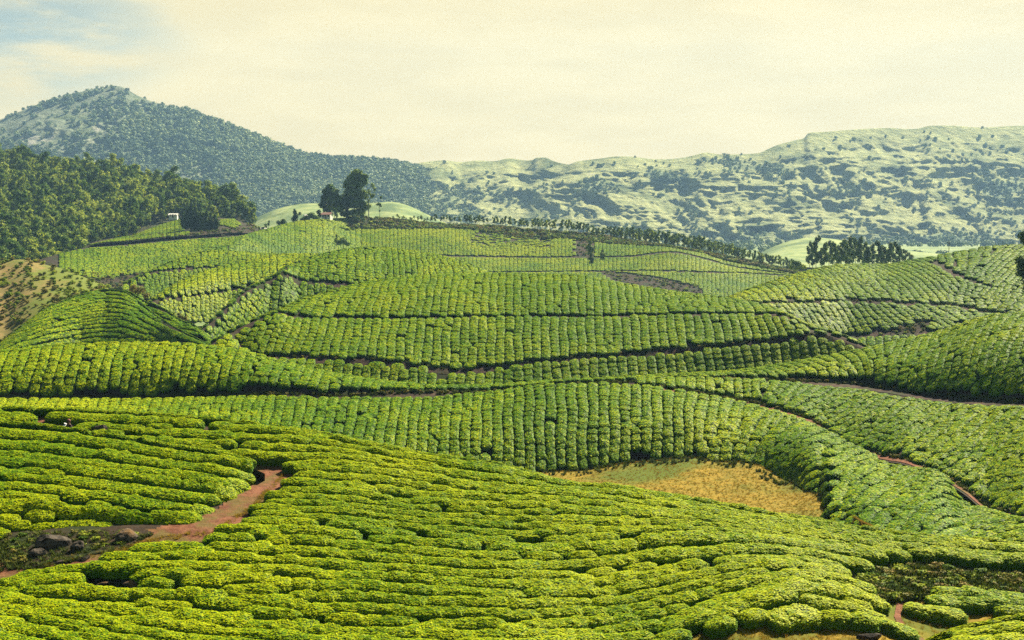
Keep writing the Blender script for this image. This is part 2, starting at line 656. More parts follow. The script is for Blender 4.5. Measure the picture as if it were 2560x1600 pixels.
        for q in s.out[first:]:
            P, tg, nrm = q[0], q[1] / (np.linalg.norm(q[1]) + 1e-9), q[2]
            side = np.cross(nrm, tg)
            l = r = 2.2 * sp
            ka, kb = int(P[0] // (2 * sp)), int(P[1] // (2 * sp))
            for dx in (-1, 0, 1):
                for dy in (-1, 0, 1):
                    for w in near.get((ka + dx, kb + dy), ()):
                        if w is q or w[9] == q[9]: continue
                        dv = w[0] - P
                        if abs(dv @ tg) > 0.75 * sa: continue
                        e = dv @ side
                        if 0.3 * sp < e < r: r = e
                        elif 0.3 * sp < -e < l: l = -e
            l = 1.05 * sp if l > 2 * sp else l
            r = 1.05 * sp if r > 2 * sp else r
            q[4] = min(max(0.5 * (l + r) * (rng.uniform(0.84, 0.96) if mode == 'rows' else rng.uniform(0.91, 1.01)), 0.75 * sp), (1.3 if mode == 'rows' else 1.75) * sp)
            q[0] = P + side * np.clip((r - l) * 0.25, -0.35 * sp, 0.35 * sp)


def orient(tg, nrm, lift=0.85):
    z = Vector(nrm) * lift + Vector((0, 0, 1)) * (1 - lift)
    z.normalize()
    x = Vector(tg)
    x = (x - z * x.dot(z))
    if x.length < 1e-6: x = Vector((1, 0, 0))
    x.normalize()
    y = z.cross(x)
    return Matrix((x, y, z)).transposed()


def scatter(name, pts, rots, scls, var, variants):
    """one object: its points carry instances of the given meshes"""
    me = bpy.data.meshes.new(name)
    pts = np.asarray(pts, np.float32)
    me.vertices.add(len(pts))
    me.vertices.foreach_set("co", pts.reshape(-1))
    for k, v, ty, key in (("rot", rots, 'FLOAT_VECTOR', "vector"), ("scl", scls, 'FLOAT_VECTOR', "vector"), ("var", var, 'INT', "value")):
        a = me.attributes.new(k, ty, 'POINT')
        a.data.foreach_set(key, np.asarray(v, np.int32 if ty == 'INT' else np.float32).reshape(-1))
    o = link(name, me)
    coll = bpy.data.collections.new(name + "_kinds")
    for i, vm in enumerate(variants):
        vo = bpy.data.objects.new("%s_%02d" % (name, i), vm)
        coll.objects.link(vo)
    ng = bpy.data.node_groups.new(name + "_scatter", 'GeometryNodeTree')
    ng.interface.new_socket("Geometry", in_out='INPUT', socket_type='NodeSocketGeometry')
    ng.interface.new_socket("Geometry", in_out='OUTPUT', socket_type='NodeSocketGeometry')
    gi = ng.nodes.new('NodeGroupInput'); go = ng.nodes.new('NodeGroupOutput')
    iop = ng.nodes.new('GeometryNodeInstanceOnPoints')
    ci = ng.nodes.new('GeometryNodeCollectionInfo')
    ci.inputs['Collection'].default_value = coll
    ci.inputs['Separate Children'].default_value = True
    ci.inputs['Reset Children'].default_value = True

    def na(nm, ty):
        n = ng.nodes.new('GeometryNodeInputNamedAttribute'); n.data_type = ty
        n.inputs['Name'].default_value = nm
        return n.outputs['Attribute']
    e2r = ng.nodes.new('FunctionNodeEulerToRotation')
    ng.links.new(na("rot", 'FLOAT_VECTOR'), e2r.inputs[0])
    ng.links.new(gi.outputs[0], iop.inputs['Points'])
    ng.links.new(ci.outputs[0], iop.inputs['Instance'])
    iop.inputs['Pick Instance'].default_value = True
    ng.links.new(na("var", 'INT'), iop.inputs['Instance Index'])
    ng.links.new(e2r.outputs[0], iop.inputs['Rotation'])
    ng.links.new(na("scl", 'FLOAT_VECTOR'), iop.inputs['Scale'])
    ng.links.new(iop.outputs[0], go.inputs[0])
    md = o.modifiers.new("scatter", 'NODES')
    md.node_group = ng
    return o


# ------------------------------------------------------------------ foliage meshes
def ico(sub):
    bm = bmesh.new()
    bmesh.ops.create_icosphere(bm, subdivisions=sub, radius=1.0)
    V = np.array([v.co[:] for v in bm.verts]); Fc = [[v.index for v in f.verts] for f in bm.faces]
    bm.free()
    return V, Fc


def cards(P, Nn, size, rng, tilt=0.7, aspect=1.7):
    """one small leaf-shaped quad per point"""
    n = len(P)
    R = rng.normal(size=(n, 3))
    nn = Nn + tilt * R * 0.6
    nn /= np.linalg.norm(nn, axis=1, keepdims=True) + 1e-9
    a = np.cross(nn, rng.normal(size=(n, 3)))
    a /= np.linalg.norm(a, axis=1, keepdims=True) + 1e-9
    b = np.cross(nn, a)
    sz = (size * rng.uniform(0.7, 1.3, n))[:, None]
    a = a * sz * aspect * 0.5; b = b * sz * 0.5
    V = np.stack([P - a, P - b * 1.0 + a * 0.1, P + a, P + b + a * 0.1], 1).reshape(-1, 3)
    return V, np.arange(n * 4).reshape(n, 4)


def tea_mesh(name, seed, sub, n_cards, leaf):
    """a clipped tea bush: flat table on top, steep lumpy sides; unit length, width and height"""
    rng = np.random.default_rng(seed)
    V, Fc = ico(sub)
    e = 0.38
    W = np.sign(V) * np.abs(V) ** np.array([0.8, 0.8, e])
    n1 = fbm(V * 2.3 + seed * 3.7, 3, seed)
    W = W * (0.76 + 0.24 * n1 + 0.24 * fbm(V * 4.4 + seed, 2, seed + 5))[:, None]
    W[:, :2] *= 0.5; W[:, 2] = np.where(W[:, 2] > 0, W[:, 2] * 0.88, W[:, 2] * 0.25)
    W[:, 2] += 0.06
    lvc = np.full(len(Fc), 0.45)
    T = W[np.array(Fc)]
    fn = np.cross(T[:, 1] - T[:, 0], T[:, 2] - T[:, 0])
    ar = np.linalg.norm(fn, axis=1)
    fn = fn / (ar[:, None] + 1e-9)
    w = ar * (T[:, :, 2].mean(1) > 0.05)
    pick = rng.choice(len(Fc), n_cards, p=w / w.sum())
    r1, r2 = rng.random(n_cards), rng.random(n_cards)
    s = r1 + r2 > 1
    r1[s], r2[s] = 1 - r1[s], 1 - r2[s]
    P = T[pick, 0] + (T[pick, 1] - T[pick, 0]) * r1[:, None] + (T[pick, 2] - T[pick, 0]) * r2[:, None]
    nn = fn[pick] * 0.8 + np.array([0, 0, 0.45])
    P = P + fn[pick] * rng.uniform(-0.01, 0.05, n_cards)[:, None]
    CV, CF = cards(P, nn, leaf, rng, 0.45)
    # young flush stands on the plucking table, older leaves hang below it
    young = np.clip((P[:, 2] - 0.40) / 0.4, 0, 1)
    lv = np.clip(0.22 + 0.38 * young + rng.normal(0, 0.17, n_cards), 0, 1)
    faces = [tuple(f) for f in Fc] + [tuple(f) for f in (CF + len(W))]
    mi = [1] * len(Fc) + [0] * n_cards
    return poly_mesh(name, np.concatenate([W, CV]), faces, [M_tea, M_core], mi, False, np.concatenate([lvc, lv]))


def tube(pts, radii, seg=6):
    V, Fc = [], []
    pts = [Vector(p) for p in pts]
    for i, p in enumerate(pts):
        d = (pts[min(i + 1, len(pts) - 1)] - pts[max(i - 1, 0)]).normalized()
        a = d.orthogonal().normalized(); b = d.cross(a)
        for k in range(seg):
            t = 2 * math.pi * k / seg
            V.append(tuple(p + (a * math.cos(t) + b * math.sin(t)) * radii[i]))
    for i in range(len(pts) - 1):
        for k in range(seg):
            Fc.append((i * seg + k, i * seg + (k + 1) % seg, (i + 1) * seg + (k + 1) % seg, (i + 1) * seg + k))
    Fc.append(tuple(range(seg))[::-1]); Fc.append(tuple((len(pts) - 1) * seg + k for k in range(seg)))
    return V, Fc


def join(parts):
    V, Fc = [], []
    for v, f in parts:
        o = len(V)
        V += list(v); Fc += [tuple(i + o for i in q) for q in f]
    return V, Fc


def lobe_crown(name, lobes, density, leaf, mat, seed, fill=0.5, core=True):
    """leaf clumps spread through several lobes (cx, cy, cz, rx, ry, rz)"""
    rng = np.random.default_rng(seed)
    Ps, Ns, lvs = [], [], []
    CV, CF = [], []
    base, bf = ico(1)
    for (cx, cy, cz, rx, ry, rz) in lobes:
        n = max(8, int(density * (rx * ry + ry * rz + rx * rz)))
        d = rng.normal(size=(n, 3)); d /= np.linalg.norm(d, axis=1, keepdims=True)
        r = fill + (1 - fill) * rng.random(n) ** 0.6
        r = r * (0.8 + 0.5 * fbm(d * 2.2 + seed + cx, 2, seed))
        P = np.array([cx, cy, cz]) + d * r[:, None] * np.array([rx, ry, rz])
        Ps.append(P); Ns.append(d + np.array([0, 0, 0.35]))
        lvs.append(np.clip(0.42 + rng.normal(0, 0.2, n) + rng.normal(0, 0.08), 0, 1))
        if core:
            o = len(CV)
            w = base * (0.38 + 0.35 * vnoise(base * 2 + cx + seed, seed))[:, None] * np.array([rx, ry, rz]) + np.array([cx, cy, cz])
            CV += [tuple(x) for x in w]; CF += [tuple(i + o for i in f) for f in bf]
    P = np.concatenate(Ps); Nn = np.concatenate(Ns); lv = np.concatenate(lvs)
    LV, LF = cards(P, Nn, leaf, rng, 0.9, 1.5)
    o = len(CV)
    V = np.concatenate([np.array(CV).reshape(-1, 3), LV]) if o else LV
    faces = CF + [tuple(f) for f in LF + o]
    return poly_mesh(name, V, faces, [mat], None, False, np.concatenate([np.full(len(CF), 0.3), lv]))


def euc_lobes(rng, h, w, n=7, low=0.35):
    L = []
    for i in range(n):
        f = low + (1 - low) * (i + 0.6) / n
        r = w * (0.55 + 0.45 * math.sin(math.pi * min(1, (f - low) / (1 - low) * 0.85 + 0.12))) * rng.uniform(0.7, 1.0)
        a = rng.uniform(0, 2 * math.pi); q = w * rng.uniform(0.1, 0.65)
        L.append((q * math.cos(a), q * math.sin(a), h * f, r * 0.62, r * 0.62, h * 0.085 * rng.uniform(0.8, 1.5)))
    L.append((0, 0, h * 0.94, w * 0.35, w * 0.35, h * 0.07))
    return L


def trunk_mesh(name, h, r, lobes, seed, limbs=4, lean=0.02):
    rng = random.Random(seed)
    pts = [(lean * h * rng.uniform(-1, 1) * k / 5, lean * h * rng.uniform(-1, 1) * k / 5, h * 0.92 * k / 5) for k in range(6)]
    parts = [tube(pts, [r * (1 - 0.16 * k) for k in range(6)])]
    for lb in sorted(lobes, key=lambda q: -q[3])[:limbs]:
        z0 = max(lb[2] - h * 0.16, h * 0.15)
        k = min(4, int(z0 / (h * 0.92) * 5)); t = z0 / (h * 0.92) * 5 - k
        p0 = Vector(pts[k]).lerp(Vector(pts[k + 1]), min(t, 1))
        p1 = Vector((lb[0], lb[1], lb[2]))
        parts.append(tube([p0, p0.lerp(p1, 0.5) + Vector((0, 0, h * 0.02)), p1], [r * 0.42, r * 0.28, r * 0.12], 5))
    V, Fc = join(parts)
    return poly_mesh(name, V, Fc, [M_bark], None, True)


def tree_kind(h, w, seed, mat, density=9, leaf=0.6, low=0.35, n=7, tr=0.16):
    rng = random.Random(seed)
    lb = euc_lobes(rng, h, w, n, low)
    return trunk_mesh("trunk", h, tr, lb, seed), lobe_crown("crown", lb, density, leaf, mat, seed)


def add_tree(name, kind, loc, sc, rz, label, group, cat="tree"):
    t = empty(name, loc)
    t.rotation_euler = (0, 0, rz)
    t.scale = (sc[0], sc[0], sc[1])
    tag(t, label, cat, group)
    link("trunk", kind[0], t); link("crown", kind[1], t)
    return t


def merged_kind(name, kind):
    """trunk and crown of a kind as one mesh, for masses of far trees"""
    V, Fc, mi, lv = [], [], [], []
    for j, m in enumerate(kind):
        o = len(V)
        V += [v.co[:] for v in m.vertices]
        Fc += [tuple(i + o for i in p.vertices) for p in m.polygons]
        mi += [j] * len(m.polygons)
        if "lv" in m.attributes:
            a = np.zeros(len(m.polygons), np.float32); m.attributes["lv"].data.foreach_get("value", a); lv += list(a)
        else: lv += [0.5] * len(m.polygons)
    return poly_mesh(name, V, Fc, [kind[0].materials[0], kind[1].materials[0]], mi, False, lv)


# ================================================================== THE LAND
def rail(pts, dp): return (pts, dp)


# --- foreground hill (A)
A_ridge = [(-150, 1020), (0, 1021), (107, 1023), (286, 1030), (428, 1041), (571, 1054), (714, 1071), (860, 1095), (1021, 1129), (1253, 1164), (1324, 1184), (1396, 1204),
           (1574, 1221), (1720, 1246), (1878, 1276), (2055, 1304), (2233, 1333), (2411, 1349), (2560, 1361), (2700, 1370)]
A = Land([
    rail(A_ridge, [(0, 92), (1250, 80), (2126, 73.5), (2560, 71)]),
    rail([(-150, 1132), (0, 1140), (700, 1165), (860, 1165), (1003, 1184), (1181, 1207), (1400, 1228), (1700, 1265), (2050, 1320), (2233, 1348), (2411, 1364), (2700, 1388)],
         [(0, 82), (1250, 77.2), (2126, 72.3), (2560, 70)]),
    rail([(-150, 1232), (0, 1230), (700, 1215), (860, 1223), (1003, 1243), (1181, 1250), (1431, 1262), (1600, 1277), (1800, 1302), (2050, 1340), (2250, 1368), (2560, 1398), (2700, 1408)],
         [(0, 76), (700, 75.5), (1250, 74.6), (2126, 70.6), (2560, 69)]),
    rail([(-150, 1340), (0, 1330), (600, 1308), (860, 1320), (967, 1336), (1092, 1346), (1288, 1358), (1431, 1353), (1574, 1342), (1720, 1332), (1900, 1340), (2126, 1374), (2300, 1400), (2560, 1425), (2700, 1435)],
         [(0, 70.5), (1250, 68.7), (1800, 69.2), (2126, 69.2), (2560, 67.4)]),
    rail([(-150, 1455), (0, 1450), (300, 1425), (500, 1425), (800, 1445), (1000, 1455), (1300, 1470), (1500, 1465), (1650, 1442), (1807, 1413), (1950, 1403), (2126, 1428), (2200, 1455), (2300, 1480), (2560, 1500), (2700, 1505)],
         [(0, 65), (1250, 63.6), (1800, 65.5), (2126, 66.6), (2300, 65.2), (2560, 64.6)]),
    rail([(-150, 1480), (0, 1505), (300, 1535), (600, 1568), (900, 1590), (1200, 1598), (1500, 1590), (1700, 1556), (1850, 1502), (2000, 1458), (2126, 1482), (2230, 1525), (2300, 1552), (2560, 1590), (2700, 1600)],
         [(0, 62.5), (300, 61), (1250, 58.5), (1700, 60), (2126, 63.6), (2300, 62), (2560, 60.2)]),
    rail([(-150, 1560), (0, 1605), (300, 1660), (600, 1700), (900, 1712), (1500, 1690), (1750, 1615), (1900, 1566), (2050, 1545), (2180, 1560), (2260, 1592), (2330, 1622), (2560, 1665), (2700, 1690)],
         [(0, 58), (600, 54.5), (1250, 54.6), (1750, 57.6), (2050, 60.6), (2560, 57)]),
    rail([(-150, 1760), (600, 1850), (1500, 1830), (1900, 1740), (2180, 1710), (2560, 1790), (2700, 1800)], [(0, 52), (1250, 50), (2050, 54), (2560, 52)]),
], -150, 2700, 230, [8, 8, 12, 12, 12, 10, 8], slope=0.5, rnd=4.0)

B_edge = [(-200, 1025), (0, 1045), (393, 1098), (640, 1143), (664, 1158), (657, 1174), (640, 1205), (600, 1240), (560, 1268), (540, 1288), (490, 1290), (440, 1300), (385, 1308),
          (332, 1288), (314, 1293), (268, 1325), (200, 1316), (136, 1303), (71, 1321), (21, 1346), (-200, 1370)]
B = Land([
    rail([(-150, 1044), (0, 1057), (143, 1070), (280, 1088), (393, 1108), (520, 1130), (620, 1148), (668, 1168), (720, 1196)], [(-150, 86.5), (0, 85), (393, 80.6), (668, 77.3), (720, 77)]),
    rail([(-150, 1125), (0, 1142), (200, 1164), (400, 1190), (600, 1218), (720, 1250)], [(-150, 80.5), (0, 79.6), (400, 76.2), (560, 75), (600, 76.2), (650, 79), (720, 80)]),
    rail([(-150, 1222), (0, 1238), (250, 1268), (500, 1302), (720, 1335)], [(-150, 75), (0, 74), (250, 72.6), (480, 71.3), (540, 72.5), (600, 75.5), (720, 76)]),
    rail([(-150, 1335), (0, 1342), (250, 1347), (500, 1352), (720, 1390)], [(-150, 71), (0, 70.8), (250, 71.0), (500, 71.3), (720, 76)]),
], -150, 662, 90, [8, 9, 9], back=(0.4, 0.9, 1.6, 2.6, 4, 6), slope=0.42, rnd=2.0)

A_out = [(-300, 1050), (0, 1057), (393, 1112), (640, 1150), (668, 1150), (728, 1172), (712, 1192), (673, 1232), (657, 1247), (636, 1271), (615, 1284), (547, 1314), (538, 1333),
         (453, 1339), (382, 1354), (346, 1366), (284, 1382), (220, 1391), (171, 1400), (104, 1417), (31, 1434), (18, 1452), (-300, 1480)]
A_pick = [(68, 1021), (111, 1032), (118, 1041), (158, 1048), (172, 1056), (190, 1058), (182, 1068), (147, 1074), (125, 1065), (124, 1058), (94, 1048), (80, 1043)]
A_stone = [(222, 1428), (300, 1432), (352, 1440), (350, 1456), (300, 1455), (250, 1458)]
A_bank = [(2137, 1427), (2194, 1407), (2254, 1393), (2340, 1393), (2428, 1407), (2475, 1414), (2517, 1419), (2720, 1425), (2720, 1700), (2340, 1700), (2283, 1587), (2226, 1530), (2201, 1492), (2190, 1457)]
A_verge = [(1640, 1640), (1700, 1600), (1764, 1580), (1853, 1565), (1930, 1552), (2002, 1558), (2084, 1565), (2144, 1580), (2250, 1575), (2283, 1587), (2350, 1700), (1640, 1700)]
Z_in = [(2254, 1505), (2304, 1484), (2375, 1470), (2446, 1462), (2560, 1466), (2700, 1466), (2700, 1540), (2528, 1540), (2482, 1530), (2428, 1523), (2364, 1545), (2332, 1541), (2311, 1555), (2286, 1565), (2254, 1544)]

# --- near corner at the lower right (K)
K = Land([
    rail([(2240, 1640), (2330, 1600), (2390, 1575), (2460, 1558), (2560, 1538), (2720, 1520)], [(2240, 50), (2560, 50), (2720, 50)]),
    rail([(2240, 1760), (2400, 1730), (2720, 1700)], [(2240, 45), (2720, 44)]),
], 2240, 2720, 40, [14], back=(0.4, 1, 2, 3.5), slope=0.6, rnd=2)

# --- the wide middle slope (C)
C_top = [(-150, 997), (0, 996), (357, 996), (536, 992), (700, 990), (860, 994), (1039, 993), (1146, 987), (1253, 975), (1324, 966), (1396, 960), (1503, 958), (1610, 963), (1700, 974),
         (1843, 1002), (1986, 1043), (2057, 1073), (2146, 1119), (2218, 1155), (2289, 1169), (2361, 1192), (2393, 1235), (2464, 1270), (2560, 1299), (2700, 1335)]
C_base = [(-150, 1100), (0, 1100), (860, 1150), (1299, 1171), (1438, 1169), (1500, 1157), (1571, 1147), (1638, 1142), (1717, 1132), (1800, 1143), (1880, 1146), (1906, 1175), (1986, 1200),
          (2040, 1214), (2058, 1250), (2076, 1310), (2150, 1345), (2300, 1400), (2560, 1440), (2700, 1460)]
C_low = [(p[0], p[1] + 60) for p in C_base]
C = Land([
    rail(C_top, [(0, 158), (700, 157), (1500, 156), (1843, 154), (2057, 144.5), (2361, 125), (2560, 109), (2700, 104)]),
    rail(C_base, [(0, 139), (1299, 141), (1438, 141.5), (1571, 142.5), (1717, 142.5), (1880, 140.5), (1906, 138.5), (1986, 133), (2058, 125), (2076, 115.3), (2150, 110.3), (2300, 103), (2560, 97), (2700, 94)]),
    rail(C_low, [(0, 136), (1299, 138), (1438, 138.5), (1571, 139), (1717, 139), (1880, 137), (1906, 135), (1986, 130), (2058, 122), (2076, 113), (2150, 108), (2300, 101), (2560, 95), (2700, 92)]),
], -150, 2700, 260, [28, 3], prof=[0.45, 0], back=(0.6, 1.3, 2.2), slope=0.1)

# --- the slope between the two right-hand tracks (D)
D_top = [(1590, 944), (1700, 943), (1843, 946), (1950, 953), (2057, 965), (2146, 974), (2236, 990), (2343, 1006), (2450, 1014), (2560, 1018), (2700, 1024)]
D_base = [(1590, 957), (1700, 964), (1782, 982), (1879, 996), (1943, 1011), (2021, 1036), (2129, 1096), (2200, 1125), (2271, 1139), (2325, 1164), (2389, 1196), (2411, 1210), (2464, 1252), (2517, 1268), (2560, 1276), (2700, 1300)]
D = Land([
    rail(D_top, [(1590, 161), (1850, 160.5), (2057, 157), (2300, 149), (2560, 137), (2700, 131)]),
    rail(D_base, [(1590, 158), (1850, 155.5), (2057, 146.5), (2361, 127), (2560, 112), (2700, 106)]),
    rail([(p[0], p[1] + 14) for p in D_base], [(1590, 156), (1850, 153.5), (2057, 144.5), (2361, 124.5), (2560, 109), (2700, 104)]),
], 1590, 2700, 130, [26, 3], prof=[0.2, 0], back=(0.6, 1.3, 2.2), slope=0.1)

# --- left mound running into the right-hand lobe above the upper track (E)
E_ridge = [(-150, 885), (0, 876), (143, 862), (321, 855), (464, 859), (571, 871), (640, 884), (707, 905), (790, 923), (871, 938), (1003, 956), (1110, 962), (1217, 961), (1306, 956), (1396, 949),
           (1503, 944), (1610, 938), (1700, 933), (1807, 928), (1950, 910), (2057, 890), (2164, 870), (2271, 845), (2361, 824), (2432, 799), (2486, 786), (2560, 780), (2700, 768)]
E_base = [(-150, 990), (0, 986), (200, 988), (393, 986), (589, 979), (714, 976), (860, 981), (1003, 972), (1110, 973), (1217, 972), (1289, 967), (1396, 956), (1503, 950), (1610, 945), (1700, 942), (1807, 940),
          (1950, 943), (2075, 948), (2129, 952), (2229, 964), (2325, 979), (2432, 986), (2560, 996), (2700, 1010)]
E = Land([
    rail(E_ridge, [(0, 172), (321, 174), (707, 169), (1110, 164), (1500, 164.5), (1700, 168), (1950, 174), (2271, 172), (2560, 161), (2700, 156)]),
    rail(E_base, [(0, 162.5), (321, 163), (700, 161), (1110, 160), (1500, 160.8), (1700, 163), (1950, 165.5), (2150, 163), (2432, 147), (2560, 141), (2700, 136)]),
    rail([(p[0], p[1] + 26) for p in E_base], [(0, 159.5), (700, 158.5), (1110, 157), (1500, 157.5), (1700, 160), (1950, 161), (2150, 157.5), (2432, 143.5), (2560, 137), (2700, 132)]),
], -150, 2700, 260, [30, 4], prof=[0.6, 0], slope=0.45, rnd=4)

# --- the big central hill with two terrace tracks (G)
G_ridge = [(440, 915), (490, 880), (510, 863), (545, 842), (582, 821), (600, 812), (650, 790), (696, 773), (730, 756), (814, 730), (921, 703), (1029, 690), (1136, 684), (1243, 682), (1350, 684), (1460, 688), (1496, 696),
           (1592, 713), (1688, 727), (1784, 739), (1879, 754), (1951, 775), (1999, 799), (2062, 821), (2095, 830), (2167, 864), (2230, 900)]
G_p1 = [(440, 916), (582, 822), (696, 775), (720, 783), (743, 787), (850, 790), (957, 791), (1100, 789), (1243, 786), (1460, 786), (1592, 783), (1736, 780), (1879, 780), (1960, 782), (1999, 803), (2167, 866), (2230, 902)]
G_p2 = [(440, 917), (560, 836), (580, 828), (600, 854), (625, 872), (680, 884), (743, 887), (886, 892), (993, 899), (1100, 913), (1150, 917), (1207, 912), (1314, 899), (1460, 887), (1592, 874), (1784, 858), (1927, 845), (2060, 828), (2095, 834), (2167, 868), (2230, 904)]
G_b = [(440, 930), (560, 900), (640, 905), (760, 935), (860, 955), (1000, 965), (1250, 970), (1500, 965), (1800, 955), (2000, 930), (2167, 900), (2230, 915)]
GL = Land([
    rail(G_ridge, [(440, 205), (582, 214), (700, 224), (900, 239), (1243, 246), (1600, 241), (1879, 227), (2062, 210), (2167, 204), (2230, 202)]),
    rail(G_p1, [(440, 205), (582, 214), (700, 220), (850, 222), (1243, 222), (1600, 221), (1879, 216), (2062, 208.5), (2167, 203.5), (2230, 202)]),
    rail(G_p2, [(440, 204), (582, 213), (640, 210), (850, 208.5), (1150, 207.5), (1600, 208.5), (1879, 207.5), (2062, 207), (2167, 203), (2230, 201)]),
    rail(G_b, [(440, 203), (640, 205), (1150, 203), (1600, 202), (2062, 202), (2230, 200)]),
], 440, 2230, 220, [24, 16, 10], prof=[0.35, 0.15, 0.0], slope=0.45, rnd=5)

# --- hill behind its left shoulder (H)
H = Land([
    rail([(440, 875), (489, 832), (536, 793), (589, 743), (636, 710), (664, 699), (690, 684), (707, 670), (743, 654), (814, 631), (886, 620), (957, 618), (1029, 626), (1100, 638), (1171, 658), (1225, 681), (1320, 730)],
         [(440, 262), (536, 275), (664, 299), (750, 316), (957, 336), (1100, 333), (1320, 318)]),
    rail([(440, 878), (536, 796), (636, 713), (690, 690), (707, 676), (732, 692), (779, 700), (850, 706), (921, 713), (1000, 722), (1320, 760)], [(440, 261), (536, 274), (664, 297), (750, 305), (957, 307), (1320, 303)]),
    rail([(440, 890), (489, 850), (540, 842), (640, 820), (814, 790), (1000, 790), (1320, 800)], [(440, 259), (536, 271), (664, 289), (800, 297), (1320, 296)]),
], 440, 1320, 110, [24, 18], prof=[0.35, 0.15], slope=0.45, rnd=5)

# --- spur with the long dark track (I), slope under it
I1 = Land([
    rail([(320, 790), (375, 750), (429, 714), (500, 682), (571, 660), (625, 650), (654, 643), (714, 634), (786, 634), (860, 645), (930, 665)], [(320, 330), (429, 350), (571, 375), (714, 395), (930, 395)]),
    rail([(320, 792), (375, 753), (464, 737), (571, 723), (643, 709), (760, 690), (930, 690)], [(320, 328), (429, 343), (571, 360), (714, 372), (930, 376)]),
    rail([(320, 812), (400, 800), (479, 800), (560, 800), (700, 780), (930, 760)], [(320, 325), (429, 337), (571, 351), (930, 365)]),
], 320, 930, 80, [18, 12], prof=[0.6, 0.1], slope=0.45)
# --- spur above it (I2)
I2 = Land([
    rail([(310, 705), (371, 678), (446, 646), (529, 625), (600, 628), (680, 634), (800, 640), (950, 650)], [(310, 430), (371, 440), (529, 465), (700, 480), (950, 480)]),
    rail([(310, 707), (371, 680), (440, 672), (571, 663), (700, 655), (950, 670)], [(310, 428), (371, 438), (571, 455), (950, 462)]),
    rail([(310, 745), (420, 745), (571, 720), (950, 720)], [(310, 420), (571, 446), (950, 452)]),
], 310, 950, 70, [12, 12], prof=[0.25, 0], slope=0.4)
# --- the broad hill below the big trees (J) with the terraces to its right
J_ridge = [(480, 645), (536, 625), (607, 589), (671, 571), (732, 555), (780, 549), (814, 547), (860, 545), (904, 545), (993, 551), (1100, 562), (1207, 566), (1376, 580), (1480, 588), (1587, 605), (1700, 622), (1799, 640), (1900, 660), (1990, 682), (2100, 705)]
J_tea = [(480, 646), (607, 590), (671, 572), (732, 557), (814, 549), (850, 560), (870, 567), (921, 571), (1064, 571), (1154, 571), (1260, 588), (1314, 597), (1420, 596), (1496, 606), (1640, 616), (1731, 624), (1800, 648), (1900, 668), (1990, 686), (2100, 708)]
J_p1 = [(480, 648), (560, 630), (600, 637), (660, 644), (760, 648), (900, 650), (1000, 645), (1100, 639), (1243, 641), (1400, 642), (1568, 640), (1700, 630), (1745, 640), (1830, 664), (1990, 688), (2100, 710)]
J_p2 = [(480, 650), (600, 665), (800, 680), (1100, 680), (1400, 677), (1510, 676), (1616, 675), (1745, 678), (1860, 681), (1990, 690), (2100, 712)]
J_b = [(480, 665), (600, 700), (900, 740), (1250, 735), (1500, 745), (1800, 770), (2000, 770), (2100, 770)]
J = Land([
    rail(J_ridge, [(480, 540), (607, 600), (732, 660), (904, 710), (1207, 715), (1587, 690), (1900, 640), (2100, 610)]),
    rail(J_tea, [(480, 539), (607, 598), (732, 655), (904, 692), (1207, 696), (1587, 668), (1900, 632), (2100, 605)]),
    rail(J_p1, [(480, 537), (607, 578), (900, 640), (1243, 648), (1587, 640), (1900, 626), (2100, 603)]),
    rail(J_p2, [(480, 534), (607, 565), (1000, 615), (1400, 615), (1745, 610), (1900, 615), (2100, 600)]),
    rail(J_b, [(480, 525), (900, 570), (1400, 565), (1800, 560), (2100, 560)]),
], 480, 2100, 200, [5, 14, 8, 8], prof=[0.2, 0.3, 0, 0], slope=0.35, rnd=12, back=(2, 5, 10, 20, 40, 80))
# --- tea slope below the wood on the left (T)
TL = Land([
    rail([(60, 660), (120, 640), (154, 630), (189, 622), (321, 609), (482, 594), (607, 585), (660, 577), (720, 570), (800, 565)], [(60, 560), (189, 590), (482, 640), (720, 680), (800, 690)]),
    rail([(60, 690), (157, 678), (232, 692), (371, 678), (480, 668), (600, 665), (800, 660)], [(60, 520), (232, 545), (480, 590), (800, 620)]),
    rail([(60, 720), (232, 720), (480, 720), (800, 700)], [(60, 500), (800, 600)]),
], 60, 800, 80, [16, 6], prof=[0.1, 0], slope=0.3, rnd=6)
# --- small terraces under the wood
TT = Land([
    rail([(180, 625), (230, 604), (330, 585), (440, 550), (480, 540), (520, 542), (580, 545), (610, 555), (660, 572), (700, 580)], [(180, 640), (440, 740), (600, 720), (700, 700)]),
    rail([(180, 635), (230, 612), (321, 601), (482, 587), (607, 580), (700, 590)], [(180, 610), (482, 655), (700, 690)]),
], 180, 700, 60, [16], prof=[0.2], slope=0.3)
# --- wooded hill on the left (M)
ML = Land([
    rail([(-180, 378), (0, 386), (71, 392), (143, 402), (232, 411), (311, 425), (393, 443), (464, 457), (536, 477), (607, 501), (626, 530), (640, 570), (670, 600)], [(-180, 960), (0, 940), (311, 880), (536, 820), (670, 760)]),
    rail([(-180, 480), (0, 490), (200, 490), (400, 500), (540, 520), (626, 550), (640, 575), (670, 605)], [(-180, 800), (0, 790), (311, 790), (536, 790), (670, 755)]),
    rail([(-180, 645), (0, 643), (107, 628), (221, 600), (321, 570), (420, 545), (470, 555), (540, 560), (626, 575), (670, 612)], [(-180, 560), (0, 570), (221, 650), (420, 740), (540, 740), (670, 745)]),
    rail([(-180, 680), (0, 680), (107, 660), (221, 640), (470, 600), (670, 630)], [(-180, 520), (0, 530), (221, 620), (540, 700), (670, 735)]),
], -180, 670, 80, [14, 14, 4], drop=9.0, slope=0.3, rnd=20, back=(5, 12, 25, 50, 100))
